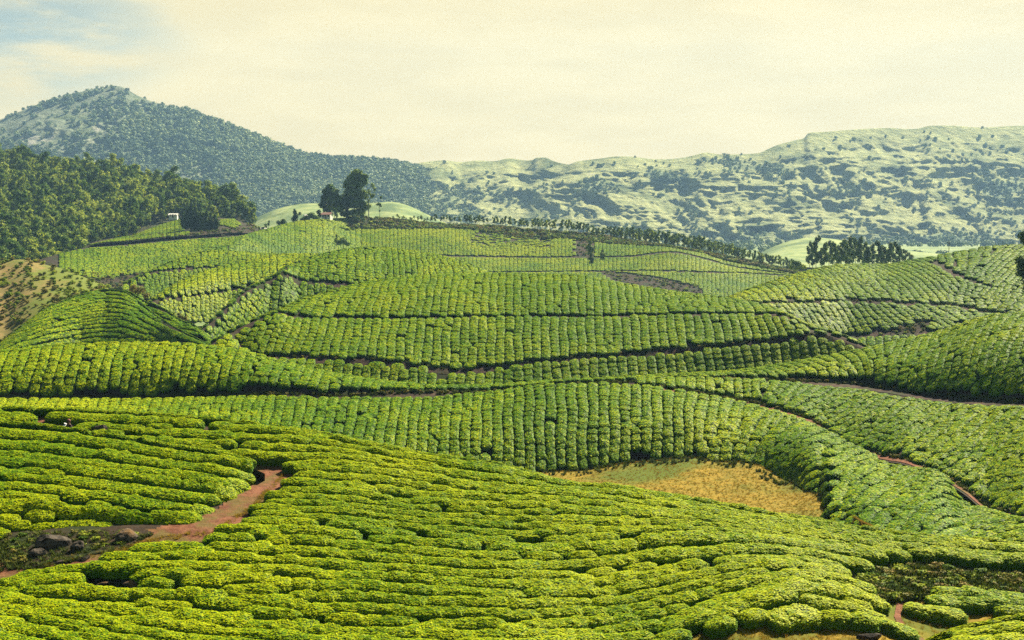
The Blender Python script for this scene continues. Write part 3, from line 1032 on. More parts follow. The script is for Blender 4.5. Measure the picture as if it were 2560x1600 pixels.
# --- scrub hill (N) and the bright tea spur in front of it (O)
NL = Land([
    rail([(-180, 645), (0, 646), (71, 644), (100, 653), (161, 668), (214, 689), (268, 714), (300, 735), (340, 770)], [(-180, 345), (0, 340), (161, 330), (340, 312)]),
    rail([(-180, 880), (0, 870), (54, 830), (107, 792), (161, 770), (214, 752), (300, 750), (340, 790)], [(-180, 275), (0, 278), (107, 288), (214, 298), (340, 305)]),
], -180, 340, 60, [22], prof=[0.25], drop=0.5, slope=0.4)
O2 = Land([
    rail([(230, 760), (286, 731), (311, 726), (357, 750), (411, 771), (450, 799), (479, 808), (500, 822), (530, 850)], [(230, 292), (357, 282), (479, 262), (530, 255)]),
    rail([(230, 840), (357, 830), (479, 830), (530, 860)], [(230, 276), (479, 257), (530, 252)]),
], 230, 530, 50, [14], prof=[0.2], slope=0.5)
OL = Land([
    rail([(-180, 935), (0, 858), (54, 815), (107, 776), (161, 751), (214, 732), (260, 724), (305, 727), (340, 748), (380, 780), (440, 818), (500, 849), (560, 880)],
         [(-180, 240), (0, 256), (161, 275), (260, 285), (340, 276), (440, 258), (560, 246)]),
    rail([(-180, 960), (0, 900), (200, 882), (400, 882), (520, 885), (560, 892)], [(-180, 234), (0, 246), (200, 258), (400, 256), (560, 242)]),
], -180, 560, 90, [30], prof=[0.55], slope=0.5, rnd=4)
# --- right-hand hill (Q)
QL = Land([
    rail([(1740, 790), (1817, 743), (1879, 720), (1975, 689), (2071, 665), (2143, 660), (2215, 660), (2287, 648), (2383, 631), (2479, 615), (2560, 610), (2720, 600)], [(1740, 280), (1817, 290), (1975, 310), (2200, 326), (2560, 326), (2720, 326)]),
    rail([(1740, 792), (1830, 760), (1894, 754), (2023, 751), (2119, 748), (2287, 754), (2407, 763), (2479, 778), (2527, 783), (2600, 795), (2720, 815)], [(1740, 279), (1894, 283), (2119, 291), (2407, 286), (2560, 278), (2720, 272)]),
    rail([(1740, 800), (1900, 800), (2040, 825), (2119, 835), (2215, 826), (2340, 826), (2450, 830), (2720, 850)], [(1740, 275), (1900, 277), (2119, 280), (2400, 273), (2720, 262)]),
    rail([(1740, 860), (2100, 900), (2400, 890), (2720, 900)], [(1740, 267), (2100, 268), (2400, 262), (2720, 252)]),
], 1740, 2720, 120, [22, 14, 8], prof=[0.35, 0.1, 0], slope=0.4, rnd=6)

HILLS = [("hillside", A, M_soil, "foreground hill planted with rows of tea"), ("hillside", B, M_soil, "low mound of tea left of the red path"),
         ("hillside", K, M_soil, "near tea slope in the lower right corner"), ("hillside", C, M_soil, "wide middle slope above the dry grass hollow"),
         ("hillside", D, M_soil, "slope between the two dirt tracks on the right"), ("hillside", E, M_soil, "long mound above the upper dirt track"),
         ("hillside", GL, M_soil, "central rounded hill with two terrace tracks"), ("hillside", H, M_soil, "rounded hill behind the central hill"),
         ("hillside", I1, M_soil, "tea spur with a long dark track on the left"), ("hillside", I2, M_soil, "upper tea spur below the broad hill"),
         ("hillside", J, M_soil, "broad far hill below the tall trees"), ("hillside", TL, M_soil, "tea slope below the wood on the left"),
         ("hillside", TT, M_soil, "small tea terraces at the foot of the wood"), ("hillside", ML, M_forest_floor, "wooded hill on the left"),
         ("hillside", NL, M_scrubland, "brown scrub covered hill at the left edge"), ("hillside", O2, M_soil, "second spur right of the scrub hill"),
         ("hillside", OL, M_soil, "bright tea spur in front of the scrub hill"), ("hillside", QL, M_soil, "right hand tea hill with a dark track")]
for nm, L, m, lab in HILLS:
    tag(link(nm, L.mesh(nm, m)), lab, "hillside", None, "structure")

# ground under everything, out to the foot of the mountains
gx = np.concatenate([np.linspace(-2900, -300, 40), np.linspace(-280, 280, 60), np.linspace(300, 2900, 40)])
gy = np.concatenate([np.linspace(-150, 400, 60), np.linspace(420, 3300, 90)])
GX, GY = np.meshgrid(gx, gy)
GZ = CZ - 27.5 - 8.0 * np.clip((GY - 180) / 200, 0, 1) + 9.0 * np.clip((GY - 700) / 900, 0, 1) + 3.0 * (fbm(np.stack([GX / 160, GY / 160, GX * 0], -1), 3, 5) - 0.5) * np.clip((GY - 500) / 300, 0, 1)
GZ = GZ - 4.0 * np.clip((40 - GY) / 60, 0, 1)
tag(link("ground", grid_mesh("ground", np.stack([GX, GY, GZ], -1), M_valley)), "green valley floor below the hills", "ground", None, "structure")

# dry grass hollow between the foreground hill and the middle slope
HO = Land([
    rail([(1150, 1175), (1299, 1180), (1438, 1178), (1571, 1157), (1638, 1152), (1717, 1142), (1800, 1152), (1880, 1157), (1950, 1190), (2050, 1228), (2150, 1300), (2250, 1340)],
         [(1150, 141), (1299, 140.6), (1571, 142), (1717, 142), (1880, 140), (1950, 136), (2050, 126), (2150, 113), (2250, 106)]),
    rail([(1150, 1260), (1500, 1258), (1800, 1290), (2100, 1335), (2250, 1400)], [(1150, 124), (1500, 125), (1800, 121), (2100, 113.5), (2250, 101)]),
    rail([(1150, 1420), (2250, 1480)], [(1150, 106), (2250, 96)]),
], 1150, 2250, 80, [20, 10], drop=0.0, back=(1, 3), slope=0.2)
HO.G[..., 2] += 0.3 * (fbm(HO.G / 7.0, 3, 9) - 0.5)
tag(link("grass_field", HO.mesh("grass_field", M_grass)), "yellow dry grass hollow below the middle slope", "grass field", None, "structure")


def path(L, rl, a, b, x0, x1, label, mat=M_path):
    tag(link("dirt_path", L.strip("dirt_path", rl, a, b, mat, x0, x1)), label, "path", None, "structure")


path(E, 1, 0.3, 2.4, -150, 2700, "dirt track under the long left mound and right lobe", M_bank)
path(D, 1, 0.2, 1.9, 1600, 2700, "brown track running down the right side", M_path)
path(GL, 1, 0.1, 1.3, 690, 1985, "upper terrace track on the central hill", M_bank)
path(GL, 2, 0.1, 1.5, 575, 2090, "lower terrace track on the central hill", M_bank)
path(H, 1, 0.1, 1.6, 700, 1100, "dark track round the hill behind", M_bank)
path(I1, 1, 0.1, 2.2, 375, 760, "dark track on the left spur", M_bank)
path(I2, 1, 0.1, 1.8, 371, 760, "thin track on the upper left spur", M_bank)
path(J, 2, 0.1, 2.5, 560, 1750, "track across the broad far hill", M_bank)
path(J, 3, 0.1, 2.0, 1500, 1990, "lower track on the broad far hill", M_bank)
path(TL, 0, 0.6, 3.6, 190, 650, "pale road at the foot of the wood", M_bank)
path(QL, 1, 0.1, 1.7, 1880, 2700, "dark track across the right hill", M_bank)
path(QL, 2, 0.1, 2.2, 2060, 2345, "lower track on the right hill", M_bank)


def ground_patch(name, L, poly, mat, lift, label, cat, n=60, margin=0):
    """a sheet laid on the slope inside a photo outline of the ground"""
    xs = [p[0] for p in poly]; ys = [p[1] for p in poly]
    X = np.linspace(min(xs), max(xs), n); Y = np.linspace(min(ys), max(ys), n)
    Gp = np.array([[L.ground_at(x, y) for x in X] for y in Y])
    cx, cy = np.meshgrid((X[:-1] + X[1:]) / 2, (Y[:-1] + Y[1:]) / 2)
    keep = inpoly(cx, cy, poly)
    Gp[..., 2] += lift
    return tag(link(name, grid_mesh(name, Gp, mat, None, keep)), label, cat, None, "structure")


ground_patch("dirt_path", A, [(628, 1150), (735, 1165), (735, 1205), (668, 1262), (610, 1312), (540, 1352), (400, 1375), (290, 1405), (110, 1440), (25, 1478), (-140, 1520), (-140, 1400), (0, 1400),
                             (61, 1392), (250, 1335), (382, 1325), (480, 1296), (530, 1285), (570, 1250), (615, 1215)], M_path, 0.05, "red dirt path curving through the foreground tea", "path", 90)
ground_patch("dirt_path", A, [(60, 1040), (130, 1046), (200, 1068), (200, 1095), (130, 1095), (70, 1070)], M_path, 0.05, "short path cut behind the left mound", "path", 24)
ground_patch("grass_field", A, [(1600, 1660), (1640, 1610), (1764, 1588), (1853, 1572), (1930, 1560), (2084, 1572), (2180, 1570), (2180, 1480), (2230, 1470), (2300, 1490), (2400, 1500), (2640, 1500), (2640, 1720), (1600, 1720)],
             M_grass, 0.05, "rough grass verge at the lower right", "grass field", 70)
ground_patch("dirt_path", A, [(2262, 1495), (2275, 1500), (2256, 1522), (2252, 1548), (2268, 1575), (2310, 1602), (2345, 1625), (2310, 1625), (2280, 1600), (2250, 1578), (2236, 1545), (2242, 1515)],
             M_path, 0.09, "narrow pale footpath beside the small tea plot", "path", 60)

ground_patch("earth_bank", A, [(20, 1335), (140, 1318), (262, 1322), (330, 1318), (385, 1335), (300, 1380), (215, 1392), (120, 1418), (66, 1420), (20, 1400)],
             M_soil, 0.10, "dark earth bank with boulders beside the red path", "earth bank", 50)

# --- mountains
def mountain(name, rails, x0, x1, nu, nv, mat, label, amp, fx, seed, wood_fn, rock_fn):
    L = Land(rails, x0, x1, nu, nv, drop=0, slope=0.35, rnd=40, back=(15, 40, 90, 180, 320))
    nb = L.nb
    PX, PY, D = proj(L.G)
    t = np.linspace(0, 1, L.nv - nb)[:, None]
    P3 = np.stack([PX[nb:] * fx, PY[nb:] * fx * 1.9, PX[nb:] * 0], -1)
    w = np.stack([fbm(P3 * 1.3 + 5, 3, seed + 20), fbm(P3 * 1.3 + 55, 3, seed + 30), P3[..., 2]], -1) - 0.5
    n = 0.65 * (fbm(P3 + 0.9 * w, 6, seed, True) - 0.55) + 0.45 * (fbm(P3 * 2.6 + 1.6 * w + 40, 5, seed + 7, True) - 0.55)
    n2 = fbm(P3 * 9, 4, seed + 3) - 0.5
    env = np.minimum(1, t * 5) ** 1.2
    dd = D[nb:] - (amp * n * env + amp * 0.12 * n2 * env)
    L.G[nb:] = pt(PX[nb:], PY[nb:], dd)
    # a little roughness on the skyline itself
    wood = wood_fn(PX, PY, L.G); rock = rock_fn(PX, PY, L.G)
    tag(link(name, L.mesh(name, mat, {"wood": wood, "rock": rock})), label, "mountain", None, "structure")
    L.wood = wood
    return L


def blob(px, py, cx, cy, rx, ry): return np.exp(-(((px - cx) / rx) ** 2 + ((py - cy) / ry) ** 2))


def wood_left(px, py, G):
    n = fbm(G / 70.0, 4, 61)
    w = 0.40 + 1.0 * (n - 0.5) + 0.9 * np.clip((px - 250) / 350, 0, 1) * np.clip((py - 240) / 80, 0, 1)
    return np.clip(w + 0.35 * np.clip((px - 700) / 200, 0, 1) - 0.5 * blob(px, py, 480, 440, 120, 40), 0, 1)


def rock_left(px, py, G):
    n = fbm(G / 45.0 + 9, 4, 71)
    return np.clip(1.3 * (n - 0.45) + 0.4 * blob(px, py, 250, 300, 40, 50) + 0.5 * blob(px, py, 225, 370, 30, 60) + 0.45 * blob(px, py, 80, 345, 80, 40) + 0.5 * blob(px, py, 420, 290, 80, 40), 0, 1)


def wood_right(px, py, G):
    n = fbm(G / 60.0, 4, 81, True)
    w = 1.2 * (n - 0.66)
    w = w + 0.9 * blob(px, py, 1660, 440, 60, 22) + 0.55 * blob(px, py, 2080, 470, 130, 30) + 0.5 * blob(px, py, 1200, 500, 250, 40) + 0.7 * blob(px, py, 2500, 470, 110, 70)
    w = w + 0.6 * blob(px, py, 2250, 350, 130, 14) + 0.5 * blob(px, py, 1800, 400, 60, 16) + 0.9 * blob(px, py, 1900, 420, 70, 14) + 0.6 * blob(px, py, 2350, 600, 120, 14) + 0.4 * blob(px, py, 1500, 470, 70, 40)
    w = w + 0.55 * np.clip((px - 1000) / -120, 0, 1) + 0.4 * np.clip((py - 545) / 60, 0, 1)
    return np.clip(w, 0, 1)


def rock_right(px, py, G):
    return np.clip(1.3 * (fbm(G / 40.0 + 4, 4, 91) - 0.5) + 0.25 * blob(px, py, 1500, 480, 150, 60), 0, 1)


MTL = mountain("mountain", [
    rail([(-260, 390), (0, 299), (106, 257), (212, 227), (260, 218), (286, 214), (310, 219), (335, 234), (370, 250), (444, 268), (470, 272), (508, 290), (560, 305), (582, 315), (656, 344), (741, 378), (773, 388), (910, 397), (1032, 414), (1120, 440), (1250, 480)],
         [(-260, 2450), (286, 2550), (741, 2350), (1250, 2250)]),
    rail([(-260, 590), (600, 590), (1250, 595)], [(-260, 1950), (600, 1950), (1250, 1950)]),
], -260, 1250, 340, [150], M_mtn_left, "blue hazy pointed mountain on the left", 95, 1 / 190.0, 3, wood_left, rock_left)
MTR = mountain("mountain", [
    rail([(880, 470), (960, 430), (1032, 411), (1070, 404), (1111, 401), (1150, 405), (1196, 401), (1235, 403), (1270, 396), (1330, 400), (1342, 394), (1365, 394), (1380, 401), (1408, 409), (1423, 411), (1438, 405), (1470, 400), (1503, 396), (1540, 391), (1566, 391), (1640, 398), (1693, 396), (1740, 387), (1757, 382), (1800, 386), (1894, 383), (1915, 375), (1937, 365), (1990, 350),
          (2011, 344), (2022, 332), (2050, 330), (2117, 325), (2222, 320), (2290, 322), (2328, 314), (2380, 314), (2434, 318), (2560, 314), (2820, 330)],
         [(880, 2350), (1300, 2300), (1423, 2150), (1900, 2150), (2222, 2250), (2820, 2300)]),
    rail([(880, 605), (1500, 612), (2200, 625), (2820, 640)], [(880, 1950), (1500, 1850), (2200, 1850), (2820, 1850)]),
], 880, 2820, 440, [150], M_mtn_right, "long grassy mountain ridge on the right", 105, 1 / 170.0, 13, wood_right, rock_right)

# bright fields on low rises in the valley
for pts, dd, x0, x1, lab in (
        ([(560, 590), (610, 562), (640, 545), (700, 520), (760, 509), (860, 513), (940, 507), (985, 505), (1020, 514), (1060, 532), (1120, 560), (1250, 600)], (1150, 850), 560, 1250, "pale green field rising behind the tall trees"),
        ([(1860, 660), (1922, 622), (1970, 604), (2020, 594), (2080, 597), (2160, 610), (2300, 630), (2450, 640)], (1050, 800), 1860, 2450, "pale green field in the valley on the right")):
    L = Land([rail(pts, [(x0, dd[0]), (x1, dd[0])]), rail([(x0, 660), (x1, 690)], [(x0, dd[1]), (x1, dd[1])])], x0, x1, 60, [10], drop=0, slope=0.3, rnd=20)
    tag(link("hill", L.mesh("hill", M_valley)), lab, "hill", None, "structure")

# ================================================================== TEA
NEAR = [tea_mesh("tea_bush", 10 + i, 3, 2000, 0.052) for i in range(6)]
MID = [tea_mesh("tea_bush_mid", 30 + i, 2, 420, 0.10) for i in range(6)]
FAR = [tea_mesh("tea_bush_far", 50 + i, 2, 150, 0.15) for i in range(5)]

PL = Planter()
no_A = (A_out, A_pick, A_stone, A_bank, A_verge)
for b in range(7):
    PL.plant(A, b, 'rows', 1.14, 1.0, 0.60, outside=no_A, wob=0.10, miss=0.04)
for b in range(7):
    PL.plant(A, b, 'rows', 1.15, 1.0, 0.60, inside=Z_in)
for b in range(3):
    PL.plant(B, b, 'rows', 1.14, 1.0, 0.60, inside=[(x, y + (32 if y > 1180 else 8 if y > 1150 else 0)) for x, y in B_edge], wob=0.1, over=1.3)
PL.plant(K, 0, 'rows', 1.2, 1.05, 0.51, over=1.5)
no_C = ([(1588, 1125), (1606, 1125), (1606, 1175), (1588, 1175)],)
PL.plant(C, 0, 'cols', 1.18, 1.05, 0.54, lean=[(0, -40), (1000, -25), (1300, 0), (1700, 0), (1900, -70), (2100, -160), (2400, -230), (2700, -250)], over=0, outside=no_C, miss=0.015)
PL.plant(D, 0, 'cols', 1.12, 1.05, 0.54, lean=[(1700, 0), (1850, 10), (1950, -40), (2100, -130), (2700, -190)], over=0, m_bot=0.3, miss=0.015)
PL.plant(E, 0, 'cols', 1.32, 1.15, 0.54, lean=[(0, -40), (900, -20), (1500, 0), (1700, 30), (2000, 80), (2150, 60), (2250, -40), (2700, -120)], m_bot=1.0,
         miss=0.015, thin=lambda x, y: 0.6 if (x < 60 and 940 < y) or (80 < x < 800 and y > 974) else 0)
PL.plant(GL, 0, 'cols', 1.42, 1.15, 0.52, lean=[(600, -70), (900, -40), (1300, 0), (1700, 12), (2100, 30)], m_bot=0.5)
PL.plant(GL, 1, 'cols', 1.42, 1.15, 0.52, lean=[(600, -50), (900, -20), (1300, 0), (1700, 12), (2100, 30)], m_top=1.1, m_bot=0.6)
PL.plant(GL, 2, 'cols', 1.42, 1.15, 0.52, lean=[(600, -20), (1300, 0), (1700, 12), (2100, 30)], m_top=1.3, outside=([(1107, 900), (1160, 918), (1232, 905), (1232, 927), (1090, 940)],))
PL.plant(H, 0, 'cols', 1.5, 1.3, 0.54, lean=[(600, -30), (900, 0), (1200, 30)], m_bot=0.8)
PL.plant(H, 1, 'cols', 1.5, 1.3, 0.54, m_top=1.5, lean=[(500, -30), (900, 0)])
PL.plant(I1, 0, 'cols', 1.6, 1.4, 0.58, m_bot=0.5); PL.plant(I1, 1, 'cols', 1.6, 1.4, 0.58, m_top=1.4)
PL.plant(I2, 0, 'cols', 1.7, 1.5, 0.58, m_bot=0.5, over=2.5); PL.plant(I2, 1, 'cols', 1.7, 1.5, 0.58, m_top=1.3)
scr = lambda x, y: 0.6 if (1180 < x < 1380 and y < 618) else 0
J_scrub = [(1154, 560), (1314, 600), (1330, 605), (1290, 612), (1220, 608), (1170, 596)]
PL.plant(J, 0, 'rows', 2.0, 1.7, 0.58, x1=868, over=3)
PL.plant(J, 1, 'cols', 1.9, 1.5, 0.61, m_bot=1.5, thin=scr, outside=([(1440, 600), (1480, 596), (1478, 640), (1440, 640)],))
PL.plant(J, 2, 'cols', 1.9, 1.5, 0.61, m_top=2.4, m_bot=1.0)
PL.plant(J, 3, 'cols', 1.9, 1.5, 0.61, m_top=2.0, outside=([(1500, 678), (1560, 680), (1640, 690), (1745, 715), (1760, 745), (1700, 745), (1534, 700)],))
PL.plant(TL, 0, 'cols', 1.9, 1.6, 0.61, m_top=4.2, x0=150, x1=700)
PL.plant(TT, 0, 'cols', 1.9, 1.6, 0.61, m_bot=2, x0=220, over=0, inside=[(225, 610), (300, 592), (330, 588), (420, 552), (400, 548), (425, 538), (462, 538), (466, 572), (480, 580), (470, 588), (340, 602), (225, 614)])
PL.plant(TT, 0, 'cols', 1.9, 1.6, 0.61, m_bot=2, x0=480, over=0, inside=[(545, 548), (585, 546), (605, 560), (590, 570), (550, 562)])
PL.plant(O2, 0, 'rows', 1.5, 1.25, 0.54)
PL.plant(OL, 0, 'rows', 1.45, 1.25, 0.54)
QL_lean = [(1800, 30), (2100, 80), (2300, 150), (2390, 150), (2440, -150), (2720, -220)]
PL.plant(QL, 0, 'cols', 1.60, 1.35, 0.58, lean=QL_lean, m_bot=0.9, outside=([(2326, 645), (2338, 645), (2396, 682), (2476, 714), (2506, 716), (2506, 719), (2470, 719), (2390, 688)],))
PL.plant(QL, 0, 'cols', 1.60, 1.35, 0.58, m_bot=0.9, x0=2250, x1=2700, lean=[(2250, 60), (2560, -60)], outside=([(2330, 648), (2337, 648), (2395, 684), (2476, 715), (2500, 716), (2500, 718), (2470, 718), (2388, 687)],))
PL.plant(QL, 1, 'cols', 1.6, 1.35, 0.58, lean=[(1800, 30), (2150, 60), (2300, 120), (2500, 150)], m_top=1.6, m_bot=1.0, outside=([(2260, 812), (2325, 795), (2335, 800), (2300, 830), (2180, 835)],))
PL.plant(QL, 2, 'cols', 1.6, 1.35, 0.58, m_top=2.0)
TEA = PL.out

# the 300 bushes that show largest are objects of their own, the rest one mass
inframe = [i for i, q in enumerate(TEA) if -10 < q[6] < 2570 and q[7] < 1606]
inframe.sort(key=lambda i: TEA[i][8])
singles = set(inframe[:300])
TEA_LABEL = "leafy green tea bush clipped flat, in the nearest rows along the bottom of the photo"
pts, rots, scls, var = [], [], [], []
rg = random.Random(5)
for i, (P, tg, nr, ln, wd, ht, cx, cy, cd, _k) in enumerate(TEA):
    R = orient(tg, nr)
    if rg.random() < 0.5: R = R @ Matrix.Rotation(math.pi, 3, 'Z')
    if i in singles:
        o = link("tea_bush", NEAR[rg.randrange(len(NEAR))])
        o.matrix_world = Matrix.Translation(Vector(P)) @ R.to_4x4() @ Matrix.Diagonal((ln, wd, ht, 1))
        tag(o, TEA_LABEL, "tea bush", "tea bushes in the nearest rows")
    else:
        pts.append(P); rots.append(R.to_euler()[:]); scls.append((ln, wd, ht))
        var.append(rg.randrange(6) if cd < 100 else 6 + rg.randrange(6) if cd < 255 else 12 + rg.randrange(5))
o = scatter("tea_bushes", pts, rots, scls, var, NEAR + MID + FAR)
tag(o, "rows of clipped tea bushes covering all the hills beyond the nearest rows", "tea bushes", None, "stuff")
print("tea:", len(TEA))

# ================================================================== WOODS AND TREES
EUC = [tree_kind(9.5 + i, 3.3 + 0.2 * i, 100 + i, M_tree, 7, 0.62, 0.42, 8) for i in range(5)]
wood_pts = []
rw = random.Random(21)
cells = {}
for _ in range(60000):
    u = rw.uniform(0, ML.nu - 1.01); v = rw.uniform(ML.nb - 2, ML.nv - 1.01)
    P = ML.at(u, v)
    cx, cy, cd = proj(P + np.array([0, 0, 9.0]))
    if cx > 640: continue
    if inpoly(cx, cy, [(215, 585), (330, 560), (395, 520), (470, 520), (475, 640), (215, 640)]): continue
    if inpoly(cx, cy, [(535, 535), (600, 530), (640, 560), (640, 600), (535, 600)]): continue
    sp = 4.3
    key = (int(P[0] // sp), int(P[1] // sp))
    if any((P[0] - q[0]) ** 2 + (P[1] - q[1]) ** 2 < sp * sp for dx in (-1, 0, 1) for dy in (-1, 0, 1) for q in cells.get((key[0] + dx, key[1] + dy), ())): continue
    cells.setdefault(key, []).append(P)
    wood_pts.append((cd, P, cx))
wood_pts.sort(key=lambda q: q[0])
vis = [q for q in wood_pts if q[2] > -5]
sing = vis[:260]
ids = set(id(q) for q in sing)
for cd, P, cx in sing:
    k = rw.randrange(5); s = rw.uniform(0.65, 1.25)
    add_tree("forest_tree", EUC[k], P, (s, s * rw.uniform(0.9, 1.1)), rw.uniform(0, 6.28), "slender green tree in the lower front of the dense wood on the left hill", "trees in the wood on the left hill")
EUCM = [merged_kind("wood_tree", k) for k in EUC]
rest = [q for q in wood_pts if id(q) not in ids]
ss = [rw.uniform(0.6, 1.25) for _ in rest]
tag(scatter("forest", [q[1] for q in rest], [(0, 0, rw.uniform(0, 6.28)) for _ in rest], [(s, s, s * rw.uniform(0.9, 1.15)) for s in ss], [rw.randrange(5) for _ in rest], EUCM),
    "dense green wood covering the upper left hill", "forest", None, "stuff")
print("wood:", len(wood_pts))

# far woods on the mountains
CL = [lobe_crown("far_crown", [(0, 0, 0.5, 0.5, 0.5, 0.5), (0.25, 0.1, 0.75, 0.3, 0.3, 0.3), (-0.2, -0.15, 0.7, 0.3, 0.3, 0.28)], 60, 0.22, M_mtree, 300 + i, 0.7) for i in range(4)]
fp, fs = [], []
for L, n, smin, smax in ((MTL, 60000, 4.5, 9.5), (MTR, 60000, 3, 6.5)):
    for _ in range(n):
        u = rw.uniform(0, L.nu - 1.01); v = rw.uniform(L.nb - 1, L.nv - 1.01)
        w = L.wood[int(v), int(u)]
        if rw.random() > (w - 0.25 + rw.uniform(-0.25, 0.25)) * (0.75 if L is MTL else 0.35): continue
        P = L.at(u, v)
        s = rw.uniform(smin, smax)
        if v < L.nb + 1: s *= 0.7
        fp.append(P - np.array([0, 0, 0.25 * s])); fs.append((s, s, s * rw.uniform(0.8, 1.2)))
for _ in range(5000):
    x, y = rw.uniform(-500, 900), rw.uniform(820, 1900)
    if vnoise(np.array([x / 90, y / 120, 0.5]), 7) < 0.52: continue
    z = np.interp(y, [700, 1600], [CZ - 35.5, CZ - 26.5])
    s = rw.uniform(3, 8)
    fp.append(np.array([x, y, z])); fs.append((s, s, s))
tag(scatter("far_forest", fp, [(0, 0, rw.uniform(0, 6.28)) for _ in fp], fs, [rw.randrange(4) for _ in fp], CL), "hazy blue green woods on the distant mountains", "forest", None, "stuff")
print("far trees:", len(fp))


def on_land(L, px, py):
    return L.ground_at(px, py)


def px_tree(name, base_px, base_py, d, lobes_px, mat, label, trunk_r=0.35, leaf=0.7, density=14, group=None, limbs=6, seed=1, cat="tree", depth=0.8):
    """a tree standing at a photo position; lobes given as (px, py, half width, half height) round it"""
    base = pt(base_px, base_py, d)
    k = d / F
    rng = random.Random(seed)
    lobes = []
    for (x, y, rx, rz) in lobes_px:
        lobes.append(((x - base_px) * k, rng.uniform(-0.4, 0.4) * rx * k, (base_py - y) * k, rx * k, rx * k * depth, rz * k))
    h = max(l[2] + l[5] for l in lobes)
    t = empty(name, base)
    tag(t, label, cat, group)
    link("trunk", trunk_mesh("trunk", h * 0.9, trunk_r, lobes, seed, limbs), t)
    link("crown", lobe_crown("crown", lobes, density, leaf, mat, seed, 0.45), t)
    return t


# the group on the hilltop
Dh = 700
px_tree("tall_tree", 868, 548, Dh, [(856, 512, 13.1, 12.0), (862, 534, 12.3, 8.0), (884, 532, 14.8, 8.0), (893, 432, 13.0, 8.8), (880, 446, 14.0, 10.7), (905, 444, 12.0, 10.7), (915, 441, 7.0, 4.9), (868, 462, 10.0, 11.7), (893, 460, 20.0, 11.7), (912, 456, 8.0, 7.8), (880, 482, 22.0, 14.6), (905, 486, 16.0, 13.7), (860, 500, 16.0, 13.7), (890, 508, 24.0, 13.7), (912, 515, 12.0, 11.7), (850, 520, 12.0, 9.8), (900, 530, 14.0, 8.8)],
        M_tree, "tallest tree of the hilltop group, with a domed many-lobed crown", 0.9, 0.7, 24, None, 9, 41)
px_tree("broad_tree", 826, 545, Dh - 6, [(843, 498, 11.5, 12.0), (846, 522, 12.3, 9.6), (818, 522, 11.5, 9.6), (826, 468, 9.0, 7.8), (818, 480, 13.0, 10.7), (836, 480, 12.0, 9.8), (812, 496, 11.0, 11.7), (830, 500, 17.0, 12.7), (808, 512, 11.0, 8.8), (826, 518, 14.0, 8.8), (842, 508, 8.0, 11.7)],
        M_tree, "dark broad tree left of the tallest hilltop tree", 0.7, 0.7, 24, None, 7, 42)
px_tree("slender_tree", 922, 552, Dh - 10, [(932, 464, 6, 6), (937, 474, 5, 6), (924, 480, 5, 7), (930, 490, 6, 7), (935, 487, 4, 4), (921, 503, 4, 6), (926, 515, 4, 5)],
        M_tree, "thin feathery tree at the right side of the hilltop group", 0.3, 0.6, 14, None, 5, 43)
px_tree("sparse_tree", 949, 546, Dh, [(953, 494, 3.5, 4), (948, 510, 5, 3.5), (952, 515, 4, 3), (943, 512, 3, 2), (949, 527, 2.5, 3)], M_tree, "lone sparse tree with small tufts right of the hilltop group", 0.12, 0.5, 26, None, 4, 44)
px_tree("conical_tree", 738, 557, 672, [(737, 525, 3.5, 5), (738, 532, 5.5, 6), (740, 540, 7.5, 7), (736, 548, 9, 7), (750, 534, 4, 5)], M_tree_dark, "dark conical tree left of the white house", 0.25, 0.55, 22, None, 3, 45)
px_tree("bush", 703, 565, 655, [(698, 557, 8, 6), (708, 554, 8, 7), (714, 559, 6, 5)], M_tree_dark, "dark rounded bush alone on the hill edge, left of the conical tree", 0.2, 0.55, 24, None, 3, 46, "bush")
px_tree("bush", 775, 555, 672, [(765, 545, 9, 7), (778, 538, 10, 7), (790, 546, 9, 7), (770, 552, 12, 4), (755, 550, 6, 5)], M_tree, "wide light green bush between conical tree and white house", 0.2, 0.55, 24, None, 3, 47, "bush")
px_tree("bush", 836, 546, 676, [(838, 530, 5, 7), (841, 538, 5, 6), (834, 524, 5, 5)], M_tree, "upright bush at the right wall of the white house", 0.15, 0.5, 24, None, 3, 48, "bush")
px_tree("bush", 797, 547, 690, [(797, 530, 6, 6), (800, 538, 6, 6)], M_tree_dark, "small dark bush behind the left end of the white house", 0.15, 0.5, 24, None, 3, 49, "bush")
px_tree("young_tree", 671, 572, 650, [(673, 554, 2.5, 4), (671, 561, 4, 4)], M_tree, "small young tree on the hill edge, right of its smaller neighbour", 0.1, 0.45, 30, None, 2, 50)
px_tree("young_tree", 664, 574, 650, [(664, 562, 3.5, 4), (665, 567, 3.5, 3)], M_tree, "smallest young tree on the hill edge at the track end", 0.1, 0.45, 30, None, 2, 51)
px_tree("shrub", 895, 552, 688, [(892, 546, 10, 5), (905, 540, 6, 7), (885, 540, 6, 5)], M_tree_dark, "dark shrub under the tallest hilltop tree", 0.1, 0.5, 24, None, 2, 52, "shrub")
# single trees on the tea slopes
px_tree("young_tree", 2178, 985, 167, [(2178, 912, 9, 8), (2170, 925, 13, 10), (2188, 930, 14, 11), (2163, 942, 16, 10), (2192, 948, 18, 11), (2174, 956, 18, 10), (2158, 960, 12, 8), (2200, 962, 17, 8), (2212, 968, 10, 5)],
        M_lightleaf, "small leafy tree beside the upper dirt track on the right", 0.10, 0.20, 110, None, 5, 53)
px_tree("young_tree", 1302, 1178, 151, [(1300, 1136, 8, 8), (1292, 1148, 10, 9), (1308, 1150, 10, 9), (1300, 1162, 14, 9)], M_lightleaf, "light green sapling at the bottom edge of the middle slope", 0.06, 0.16, 130, None, 3, 54)
px_tree("shrub", 858, 622, 600, [(858, 602, 11, 9), (845, 606, 8, 7), (868, 609, 8, 6)], M_tree, "rounded shrub among the tea below the hilltop trees", 0.15, 0.45, 26, None, 3, 55, "shrub")
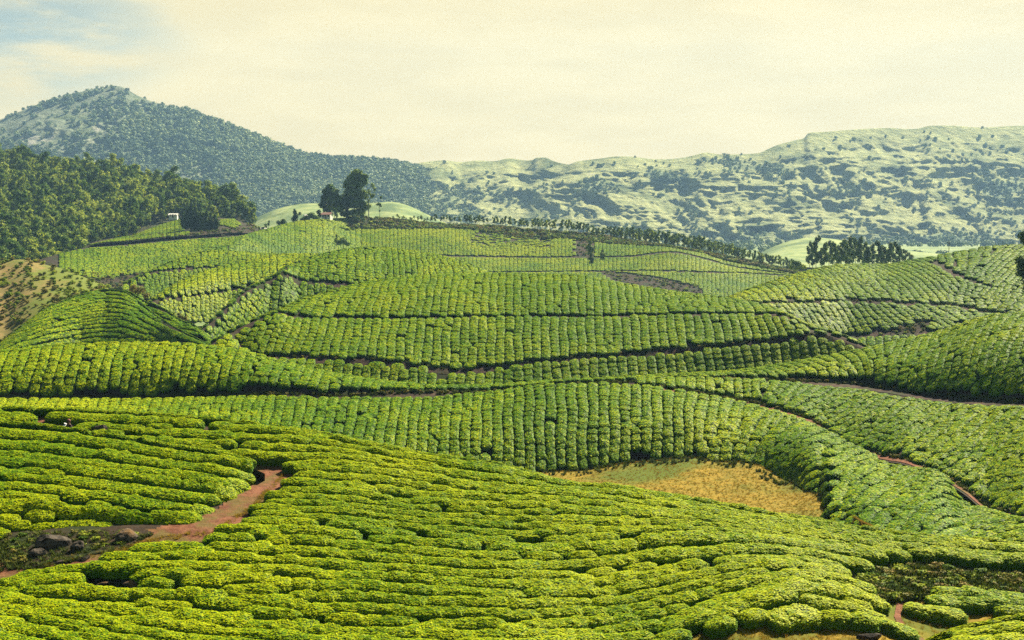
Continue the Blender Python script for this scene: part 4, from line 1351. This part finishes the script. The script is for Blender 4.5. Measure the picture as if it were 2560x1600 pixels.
px_tree("young_tree", 841, 620, 600, [(841, 590, 4, 7), (840, 600, 5, 7)], M_tree, "narrow young tree beside the shrub on the broad hill", 0.1, 0.4, 30, None, 2, 56)
for i, (x, y, h, lab) in enumerate(((1475, 642, 44, "yellowish young tree at the gap in the far terraces"), (1478, 662, 30, "lower yellowish tree just below the terrace gap tree"), (1506, 652, 30, "yellowish tree right of the terrace gap tree"), (1320, 645, 12, "tiny light tree at the edge of the far terrace track"))):
    px_tree("young_tree", x, y, 600, [(x, y - h * .8, h * .12, h * .18), (x - h * .08, y - h * .55, h * .2, h * .2), (x + h * .1, y - h * .45, h * .2, h * .2), (x, y - h * .25, h * .22, h * .18)], M_lightleaf, lab, 0.12, 0.4, 34, None, 3, 60 + i)
px_tree("shrub", 455, 802, 320, [(450, 792, 9, 7), (462, 796, 9, 6), (446, 786, 5, 5)], M_scrub, "brownish shrub at the foot of the dark terrace on the left", 0.1, 0.3, 50, None, 2, 65, "shrub")
px_tree("shrub", 345, 742, 345, [(335, 718, 10, 8), (350, 725, 14, 10), (365, 738, 10, 8), (330, 730, 10, 9)], M_scrub, "dark scrub clump at the right end of the brown hill", 0.1, 0.3, 50, None, 2, 66, "shrub")
# dark tree reaching in at the right edge
px_tree("dark_tree", 2640, 790, 225, [(2556, 592, 16, 18), (2552, 650, 16, 12), (2550, 682, 12, 10), (2585, 600, 34, 28), (2620, 560, 50, 40), (2600, 640, 40, 26), (2570, 668, 26, 20), (2556, 662, 16, 10), (2590, 700, 40, 22), (2572, 716, 20, 14), (2640, 650, 60, 60), (2660, 600, 60, 50), (2566, 690, 12, 12), (2640, 720, 50, 30)],
        M_tree_dark, "dark tree reaching in from the right edge", 0.35, 0.24, 120, None, 8, 67)

for i, (x, top, by, w) in enumerate(((478, 506, 578, 12), (466, 522, 574, 10), (490, 520, 582, 11), (503, 528, 584, 10), (515, 524, 584, 10), (527, 530, 582, 9), (540, 536, 580, 9), (458, 536, 572, 8))):
    h = by - top
    px_tree("dark_tree", x, by, 672 + i, [(x + rw.uniform(-2, 2), top + h * f, w * g, h * 0.16) for f, g in ((0.12, 0.4), (0.3, 0.7), (0.48, 0.95), (0.66, 1.0), (0.82, 0.8))],
            M_tree_dark, "dark tree in the group standing between the small terraces", 0.25, 0.6, 20, "dark trees between the small terraces", 3, 80 + i)
# clump of tall trees behind the right-hand hill
CLK = [tree_kind(13 + i, 1.9 + 0.12 * i, 400 + i, M_tree_dark, 18, 0.55, 0.28, 9, 0.16) for i in range(4)]
for i, (x, top) in enumerate(((2024, 607), (2040, 594), (2031, 622), (2061, 609), (2072, 605), (2086, 608), (2103, 605), (2113, 600), (2125, 594), (2138, 598), (2150, 594), (2163, 606), (2180, 612), (2196, 606), (2211, 616), (2227, 608), (2238, 607), (2247, 614), (2264, 625), (2276, 638), (2118, 612), (2054, 620), (2092, 620), (2170, 618), (2205, 624))):
    d = 520 + (i * 37 % 5) * 9
    base = pt(x, 676, d)
    h = (676 - top) * d / F
    k = i % 4
    add_tree("tall_tree", CLK[k], base, (rw.uniform(0.75, 1.0), h / (13 + k)), rw.uniform(0, 6.28), "tall slim dark tree in the clump behind the right hand tea hill", "clump of tall trees behind the right hill")
for i, (x, y) in enumerate(((1990, 656), (1984, 668), (2004, 664))):
    px_tree("shrub", x, y + 14, 540, [(x - 4, y, 7, 6), (x + 5, y + 3, 8, 6)], M_tree, ["shrub at the left foot of the tall clump, uppermost", "shrub at the left foot of the tall clump, leftmost and low", "shrub right against the left side of the tall clump"][i], 0.1, 0.45, 40, None, 2, 70 + i, "shrub")

# belt of trees along the far ridge
BT = [tree_kind(7 + 0.5 * i, 1.7, 500 + i, M_tree, 16, 0.5, 0.45, 5, 0.11) for i in range(4)]
belt = []
for px in np.arange(985, 1995, 6.5):
    px = px + rw.uniform(-3, 3)
    tops = np.interp(px, [985, 1090, 1140, 1300, 1440, 1480, 1600, 1700, 1800, 1900, 1995], [548, 538, 538, 545, 553, 566, 568, 582, 602, 632, 650])
    base = np.interp(px, [985, 1100, 1207, 1376, 1480, 1587, 1700, 1799, 1900, 1990], [556, 566, 572, 588, 596, 612, 630, 648, 668, 688])
    if px < 1450 and rw.random() < 0.15: continue
    belt.append((px, tops + rw.uniform(-3, 7), base - rw.uniform(2, 10)))
    if px > 1460 and rw.random() < 0.75: belt.append((px + rw.uniform(-4, 4), tops + rw.uniform(8, 18), base - rw.uniform(-3, 4)))
for (px, top, by) in belt:
    d = np.interp(px, [985, 1207, 1587, 1900, 2000], [712, 716, 690, 640, 625]) + rw.uniform(-4, 12)
    h = max(2.5, (by - top) * d / F)
    k = rw.randrange(4)
    s = h / (7 + 0.5 * k)
    add_tree("small_tree", BT[k], pt(px, by, d), (0.55 * s + 0.35, s), rw.uniform(0, 6.28), "small round-topped tree in the belt along the far ridge", "belt of small trees on the far ridge")
print("belt:", len(belt))

# undergrowth: on the belt, the scrub hill, the banks
SH = [lobe_crown("shrub_kind", [(0, 0, 0.35, 0.5, 0.5, 0.4), (0.25, 0.1, 0.55, 0.28, 0.28, 0.25), (-0.2, 0.2, 0.5, 0.3, 0.3, 0.3)], 90, 0.16, M_scrub, 600 + i, 0.5) for i in range(3)]
SHG = [lobe_crown("green_shrub_kind", [(0, 0, 0.35, 0.5, 0.5, 0.4), (0.25, 0.1, 0.55, 0.28, 0.28, 0.25), (-0.2, 0.2, 0.5, 0.3, 0.3, 0.3)], 90, 0.16, M_tree, 610 + i, 0.5) for i in range(3)]


def tuft(name, seed, mat, n=26, w=0.05):
    rng = random.Random(seed)
    V, Fc = [], []
    for _ in range(n):
        a = rng.uniform(0, 6.28); r = rng.uniform(0, 0.35); l = rng.uniform(0.5, 1.0); b = rng.uniform(0.1, 0.6)
        x, y = r * math.cos(a), r * math.sin(a); dx, dy = math.cos(a) * b, math.sin(a) * b
        i = len(V)
        V += [(x - dy * w / max(b, .1), y + dx * w / max(b, .1), 0), (x + dy * w / max(b, .1), y - dx * w / max(b, .1), 0), (x + dx * l, y + dy * l, l)]
        Fc.append((i, i + 1, i + 2))
    return poly_mesh(name, V, Fc, [mat], None, False, [rng.uniform(0.1, 0.9) for _ in range(n)])


M_straw = leaf_mat("straw_grass", (0.13, 0.13, 0.018), (0.25, 0.17, 0.015), (0.36, 0.22, 0.03), patch=0.14, trans=0.4, spec=0.1)
TU = [tuft("grass_kind", 700 + i, M_straw) for i in range(3)]
WE = [tuft("weed_kind", 710 + i, M_weed, 34, 0.09) for i in range(3)]
V9 = SH + SHG + TU + WE
sp_, sr_, sc_, sv_ = [], [], [], []


def put(P, s, k, hs=1.0):
    sp_.append(P); sr_.append((0, 0, rw.uniform(0, 6.28))); sc_.append((s, s, s * hs)); sv_.append(k)


# scrub on the brown hill
for _ in range(2600):
    u = rw.uniform(0, NL.nu - 1.01); v = rw.uniform(NL.nb - 1, NL.nv - 1.01)
    P = NL.at(u, v)
    x, y, d = proj(P)
    dens = 0.2 + 0.6 * np.clip((y - 700) / 90, 0, 1) if x > 90 else 0.55
    if rw.random() > dens: continue
    put(P, rw.uniform(0.5, 1.4), rw.randrange(6) if rw.random() < 0.8 else 3 + rw.randrange(3), 0.8)
# belt undergrowth on the far ridge
for _ in range(2600):
    px = rw.uniform(870, 2080)
    i = J.vi[0]; j = J.vi[1]
    P = J.at(np.interp(px, J.px, np.arange(J.nu)), rw.uniform(i - 1.5, j + 0.3))
    put(P, rw.uniform(1.0, 2.6), rw.randrange(6), 0.9)
# bare scrubby spots on the far terraces
for poly, n in ((J_scrub, 260), ([(1440, 600), (1480, 596), (1478, 640), (1440, 640)], 60), ([(1500, 678), (1560, 680), (1640, 690), (1745, 715), (1760, 745), (1700, 745), (1534, 700)], 420)):
    xs = [p[0] for p in poly]; ys = [p[1] for p in poly]
    for _ in range(n):
        x, y = rw.uniform(min(xs), max(xs)), rw.uniform(min(ys), max(ys))
        if inpoly(x, y, poly): put(J.ground_at(x, y), rw.uniform(0.6, 1.7), rw.randrange(6), 0.6)
# weeds along the track banks
for L, r, n, a, b, x0, x1 in ((E, 1, 900, -0.8, 0.6, -100, 2650), (D, 1, 500, -0.3, 0.5, 1650, 2650), (GL, 2, 250, -0.5, 0.2, 600, 2050), (QL, 1, 150, -0.5, 0.3, 1900, 2650)):
    for _ in range(n):
        u = np.interp(rw.uniform(x0, x1), L.px, np.arange(L.nu))
        v = L.vi[r]
        st = np.linalg.norm(L.at(u, v + 1) - L.at(u, v))
        P = L.at(u, v + rw.uniform(a, b) / max(st, 0.05))
        put(P, rw.uniform(0.25, 0.6), 9 + rw.randrange(3) if rw.random() < 0.7 else rw.randrange(3), 0.8)
# dark bank at the lower right
for _ in range(1500):
    x, y = rw.uniform(2150, 2640), rw.uniform(1400, 1500)
    lo = np.interp(x, [2150, 2200, 2300, 2400, 2640], [1460, 1505, 1492, 1482, 1480])
    hi = np.interp(x, [2150, 2254, 2340, 2475, 2640], [1440, 1415, 1415, 1436, 1440])
    if hi < y < lo: put(A.ground_at(x, y + 10), rw.uniform(0.25, 0.75), 9 + rw.randrange(3) if rw.random() < 0.6 else rw.randrange(6), 0.8)
for _ in range(150):
    x, y = rw.uniform(10, 385), rw.uniform(1325, 1415)
    if inpoly(x, y, [(0, 1335), (260, 1330), (380, 1338), (300, 1372), (110, 1412), (0, 1420)]) and not (85 < x < 185 and 1345 < y < 1400): put(A.ground_at(x, y), rw.uniform(0.2, 0.5), 3 + rw.randrange(3) if rw.random() < 0.4 else rw.randrange(3), 0.7)
# rough growth round the foot of the wood and beside the spurs
for _ in range(500):
    x, y = rw.uniform(60, 360), rw.uniform(625, 745)
    if y > np.interp(x, [60, 157, 232, 371], [640, 672, 684, 676]): put(TL.ground_at(x, y), rw.uniform(0.7, 2.0), rw.randrange(6), 0.8)
for _ in range(420):
    x = rw.uniform(330, 690); y = np.interp(x, [330, 482, 607, 690], [602, 588, 580, 580]) + rw.uniform(-26, 2)
    if 225 < x < 480 and y < 585: continue
    if 540 < x < 612 and y < 572: continue
    put(TT.ground_at(x, y), rw.uniform(0.6, 1.7), rw.randrange(6), 0.8)
for _ in range(160):
    x, y = rw.uniform(2170, 2345), rw.uniform(795, 840)
    if inpoly(x, y, [(2260, 812), (2325, 795), (2340, 800), (2300, 834), (2180, 840)]): put(QL.ground_at(x, y), rw.uniform(0.3, 0.9), rw.randrange(6), 0.7)
# weeds among the rocks on the left
for _ in range(900):
    x, y = rw.uniform(0, 400), rw.uniform(1330, 1430)
    if inpoly(x, y, [(0, 1340), (260, 1330), (380, 1340), (300, 1385), (100, 1425), (0, 1440)]): put(A.ground_at(x, y), rw.uniform(0.15, 0.4), 9 + rw.randrange(3), 0.7)
tag(scatter("undergrowth", sp_, sr_, sc_, sv_, V9), "low scrub and weeds on the banks, ridge and brown hill", "undergrowth", None, "stuff")

sp_, sr_, sc_, sv_ = [], [], [], []
for _ in range(15000):
    x, y = rw.uniform(1200, 2180), rw.uniform(1125, 1330)
    put(HO.ground_at(x, y) - np.array([0, 0, 0.02]), rw.uniform(0.08, 0.26), 6 + rw.randrange(3), rw.uniform(0.4, 0.9))
for _ in range(2600):
    x, y = rw.uniform(1640, 2620), rw.uniform(1490, 1680)
    if inpoly(x, y, A_verge) or (x > 2250 and y > 1500): put(A.ground_at(x, y), rw.uniform(0.10, 0.26), 6 + rw.randrange(3), 0.8)
for _ in range(260):
    k = rw.uniform(1290, 2060); put(HO.ground_at(k, np.interp(k, [p[0] for p in C_base], [p[1] for p in C_base]) + rw.uniform(4, 24)), rw.uniform(0.2, 0.5), 9 + rw.randrange(3), 0.9)
# grass lip along the lower edge of the red path
edge = [(712, 1192), (673, 1232), (657, 1247), (636, 1271), (615, 1284), (560, 1318), (538, 1333), (453, 1342), (382, 1356), (346, 1368), (284, 1384), (171, 1402), (104, 1419)]
for _ in range(420):
    k = rw.randrange(len(edge) - 1); f = rw.random()
    x = edge[k][0] * (1 - f) + edge[k + 1][0] * f; y = edge[k][1] * (1 - f) + edge[k + 1][1] * f
    put(A.ground_at(x - rw.uniform(0, 8), y + rw.uniform(-6, 6)), rw.uniform(0.12, 0.3), 6 + rw.randrange(3), 0.8)
tag(scatter("grass", sp_, sr_, sc_, sv_, V9), "short dry yellow grass in the hollow and along the verges", "grass", None, "stuff")


# ================================================================== SMALL THINGS
def rock(px, py, d_off, size, label, seed, L=A, sink=0.3):
    P = L.ground_at(px, py)
    V, Fc = ico(3)
    n = fbm(V * 1.3 + seed, 4, seed) - 0.5
    q = np.round(V * 2.2 + seed) * 0.0
    W = V * (1 + 0.75 * n)[:, None]
    # flat cleavage faces
    rng = np.random.default_rng(seed)
    for _ in range(7):
        a = rng.normal(size=3); a /= np.linalg.norm(a)
        dd = W @ a; lim = rng.uniform(0.55, 0.8)
        W = W - np.where(dd > lim, dd - lim, 0)[:, None] * a * 0.9
    W = W * np.array(size)
    me = poly_mesh("rock", W, [tuple(f) for f in Fc], [M_rock], None, False)
    o = link("rock", me, None, P + np.array([0, 0, size[2] * (1 - sink) - size[2] * 0.35]))
    o.rotation_euler = (rng.uniform(-0.2, 0.2), rng.uniform(-0.35, 0.1), rng.uniform(-0.5, 0.5))
    return tag(o, label, "rock")


rock(135, 1368, 0, (0.85, 0.59, 0.55), "largest dark boulder in the bank above the red path", 3)
rock(195, 1378, 0, (0.41, 0.37, 0.37), "blocky boulder touching the right side of the largest one", 5)
rock(92, 1392, 0, (0.44, 0.37, 0.33), "dark boulder below the left end of the largest one", 8)
rock(205, 1402, 0, (0.46, 0.30, 0.16), "low flat reddish rock nearest the path below the boulders", 11)
rock(150, 1408, 0, (0.26, 0.22, 0.16), "small rock between the dark boulder and the flat one", 14)
rock(318, 1350, 0, (0.70, 0.52, 0.44), "brown weathered outcrop between the boulders and path bend", 17)
rock(250, 1468, 0, (0.41, 0.26, 0.16), "pale pointed stone between tea rows below the path", 20)
rock(328, 1466, 0, (0.44, 0.30, 0.21), "rounded grey stone right of the pale pointed stone", 23)
rock(255, 1092, 0, (0.63, 0.37, 0.55), "dark boulder standing in the tea behind the left mound", 26)
rock(2170, 1600, 0, (0.55, 0.30, 0.26), "dark slab on the grass verge at the bottom right", 29)
rock(2545, 1490, 0, (0.44, 0.37, 0.30), "reddish rock on the dark bank at the right edge", 32)
rock(2290, 1610, 0, (0.21, 0.18, 0.13), "small pale stone at the foot of the footpath", 35)

# house on the hilltop
M_wall = plain("whitewash", (0.78, 0.76, 0.72), 0.8)
M_roof = plain("red_tile", (0.24, 0.115, 0.085), 0.8)
M_roofw = plain("pale_sheet", (0.72, 0.70, 0.62), 0.5)
M_dark = plain("dark_opening", (0.03, 0.03, 0.035), 0.5)
M_wood = plain("weathered_wood", (0.16, 0.12, 0.09), 0.8)


def box(x0, x1, y0, y1, z0, z1):
    V = [(x, y, z) for z in (z0, z1) for y in (y0, y1) for x in (x0, x1)]
    return V, [(0, 2, 3, 1), (4, 5, 7, 6), (0, 1, 5, 4), (2, 6, 7, 3), (0, 4, 6, 2), (1, 3, 7, 5)]


def gable(w, dp, z0, rise, over, th):
    """gabled roof along x as two thick slabs meeting at the ridge"""
    a, b = w / 2 + over, dp / 2 + over
    V = [(-a, -b, z0), (a, -b, z0), (a, 0, z0 + rise), (-a, 0, z0 + rise), (a, b, z0), (-a, b, z0)]
    V += [(x, y, z + th) for (x, y, z) in V]
    Fc = [(0, 3, 2, 1), (3, 5, 4, 2), (6, 7, 8, 9), (9, 8, 10, 11), (0, 1, 7, 6), (4, 5, 11, 10), (1, 2, 8, 7), (2, 4, 10, 8), (3, 0, 6, 9), (5, 3, 9, 11)]
    return V, Fc


def house(loc, w, dp, h, rise, roof_mat, label, rz=0.0, nwin=2):
    t = empty("house", loc)
    t.rotation_euler = (0, 0, rz)
    tag(t, label, "house")
    V, Fc = box(-w / 2, w / 2, -dp / 2, dp / 2, -1.0, h)
    o = len(V)
    V = V + [(-w / 2, 0, h + rise * dp / (dp + 0.8)), (w / 2, 0, h + rise * dp / (dp + 0.8))]
    Fc = [f for f in Fc if f != (4, 5, 7, 6)] + [(4, 5, o + 1, o), (7, 6, o, o + 1), (4, o, 6), (5, 7, o + 1)]
    link("wall", poly_mesh("wall", V, Fc, [M_wall]), t)
    V, Fc = gable(w, dp, h + 0.02, rise, 0.4, 0.12)
    link("roof", poly_mesh("roof", V, Fc, [roof_mat]), t)
    link("door", poly_mesh("door", *box(-0.45, 0.45, -dp / 2 - 0.05, -dp / 2 + 0.06, 0, 2.0), [M_wood]), t)
    for k in range(nwin):
        x = -w / 2 + w * (0.2 if k == 0 else 0.8)
        f = link("window", poly_mesh("window", *box(x - 0.5, x + 0.5, -dp / 2 - 0.04, -dp / 2 + 0.05, 0.9, 1.9), [M_wood]), t)
        link("pane", poly_mesh("pane", *box(x - 0.42, x + 0.42, -dp / 2 - 0.06, -dp / 2 - 0.035, 0.98, 1.82), [M_dark]), f)
    return t


house(pt(818, 547, 680), 4.4, 3.6, 1.9, 1.1, M_roof, "small white house with red tiled roof among the hilltop trees", -0.25)
house(pt(768, 549, 690), 2.2, 2.2, 1.7, 0.6, M_roofw, "tiny white hut peeking out of the hilltop bushes", 0.3, 1)
house(pt(434, 545, 738), 4.2, 3.4, 1.4, 0.9, M_roofw, "pale roofed shed at the foot of the wood on the left", 0.05)
house(pt(659, 578, 652), 2.0, 1.8, 1.0, 0.5, M_roofw, "tiny shelter at the end of the road by the hill edge", 0.2, 1)

# power pole behind the right-hand hill
pb = pt(2372, 640, 345)
t = empty("power_pole", pb)
tag(t, "thin power pole on the crest of the right hand tea hill", "power pole")
hgt = 34 * 345 / F + 0.4
link("pole", poly_mesh("pole", *tube([(0, 0, -1.5), (0, 0, hgt)], [0.09, 0.06], 8), [M_wood]), t)
link("crossarm", poly_mesh("crossarm", *box(-0.4, 0.4, -0.05, 0.05, hgt - 0.5, hgt - 0.4), [M_wood]), t)

# tea picker resting on the path behind the left mound, with a white sack
M_cloth = plain("dark_cloth", (0.05, 0.03, 0.045), 0.9)
M_scarf = plain("red_brown_scarf", (0.22, 0.085, 0.07), 0.9)
M_skin = plain("skin", (0.22, 0.11, 0.07), 0.6)
M_sack = plain("white_sack", (0.80, 0.80, 0.78), 0.8, 0.2, 0.12, 9)


def skin_body(name, verts, edges, radii, mat, root=0, sub=1):
    me = bpy.data.meshes.new(name)
    me.from_pydata(verts, edges, [])
    o = bpy.data.objects.new(name, me)
    scene.collection.objects.link(o)
    o.modifiers.new("skin", 'SKIN')
    for i, r in enumerate(radii): me.skin_vertices[0].data[i].radius = r if isinstance(r, tuple) else (r, r)
    me.skin_vertices[0].data[root].use_root = True
    sb = o.modifiers.new("sub", 'SUBSURF'); sb.levels = sub; sb.render_levels = sub
    dg = bpy.context.evaluated_depsgraph_get()
    m2 = bpy.data.meshes.new_from_object(o.evaluated_get(dg))
    bpy.data.objects.remove(o)
    m2.name = name
    m2.materials.clear(); m2.materials.append(mat)
    m2.polygons.foreach_set("use_smooth", np.ones(len(m2.polygons), bool))
    return m2


def picker(loc, rz):
    t = empty("person", loc)
    t.rotation_euler = (0, 0, rz)
    tag(t, "person in dark clothes and red-brown headscarf bent down behind the tea", "person")
    # crouching: pelvis low, knees forward, trunk leaning, arms reaching to the bush
    V = [(0, 0, 0.32), (0, 0.03, 0.5), (0, 0.08, 0.68), (0, 0.10, 0.79), (0, 0.12, 0.88), (0, 0.13, 0.99),
         (0.17, 0.08, 0.70), (0.25, 0.22, 0.52), (0.18, 0.42, 0.48), (-0.17, 0.08, 0.70), (-0.25, 0.22, 0.52), (-0.16, 0.44, 0.50),
         (0.11, 0.02, 0.30), (0.15, 0.36, 0.46), (0.14, 0.18, 0.08), (0.14, 0.32, 0.04), (-0.11, 0.02, 0.30), (-0.15, 0.36, 0.46), (-0.14, 0.18, 0.08), (-0.14, 0.32, 0.04)]
    Ed = [(0, 1), (1, 2), (2, 3), (3, 4), (4, 5), (2, 6), (6, 7), (7, 8), (2, 9), (9, 10), (10, 11), (0, 12), (12, 13), (13, 14), (14, 15), (0, 16), (16, 17), (17, 18), (18, 19)]
    R = [(0.15, 0.12), (0.14, 0.11), (0.15, 0.10), 0.055, (0.085, 0.095), (0.075, 0.085), 0.06, 0.045, 0.032, 0.06, 0.045, 0.032, 0.09, 0.065, 0.045, 0.04, 0.09, 0.065, 0.045, 0.04]
    link("body", skin_body("body", V, Ed, R, M_skin), t)
    Vc = V[:4] + [V[6], V[7], V[9], V[10], V[12], V[13], V[14], V[16], V[17], V[18]]
    Ec = [(0, 1), (1, 2), (2, 3), (2, 4), (4, 5), (2, 6), (6, 7), (0, 8), (8, 9), (9, 10), (0, 11), (11, 12), (12, 13)]
    Rc = [(0.18, 0.15), (0.165, 0.135), (0.175, 0.125), 0.075, 0.08, 0.062, 0.08, 0.062, 0.11, 0.085, 0.065, 0.11, 0.085, 0.065]
    link("clothing", skin_body("clothing", Vc, Ec, Rc, M_cloth), t)
    V, Fc = ico(3)
    W = V * np.array([0.11, 0.125, 0.12])
    cut = [tuple(f) for f in Fc if not all(W[i, 1] > 0.05 and W[i, 2] < 0.055 for i in f)]
    W = W + np.array([0, 0.115, 0.985])
    link("headscarf", poly_mesh("headscarf", W, cut, [M_scarf], None, True), t)
    return t


gp = A.ground_at(176, 1092)
picker(gp + np.array([0, 0, 0.02]), 2.6)
gs = A.ground_at(163, 1088)
V, Fc = ico(3)
W = V * (1 + 0.3 * (fbm(V * 2 + 3, 3, 4) - 0.5))[:, None] * np.array([0.27, 0.24, 0.36]) + np.array([0, 0, 0.30])
W[:, 2] = np.maximum(W[:, 2], 0)
sk = empty("sack", gs); tag(sk, "white stuffed sack beside the crouching person", "sack")
link("bag", poly_mesh("bag", W, [tuple(f) for f in Fc], [M_sack], None, True), sk)
link("tie", poly_mesh("tie", *tube([(0, 0, 0.62), (0, 0, 0.66), (0.02, 0, 0.74)], [0.06, 0.04, 0.09], 8), [M_sack]), sk)

# ================================================================== AIR
def haze_box(dens):
    V, Fc = box(-3000, 3000, -220, 3400, CZ - 45, CZ + 420)
    m, t = new_mat("haze")
    v = N(t, 'ShaderNodeVolumePrincipled')
    v.inputs['Color'].default_value = (0.36, 0.62, 1.0, 1)
    v.inputs['Density'].default_value = dens
    v.inputs['Anisotropy'].default_value = 0.25
    o = N(t, 'ShaderNodeOutputMaterial')
    t.links.new(v.outputs[0], o.inputs['Volume'])
    tag(link("haze", poly_mesh("haze", V, Fc, [m])), "thin blue haze over the valley", "haze", None, "stuff")


haze_box(0.000095)
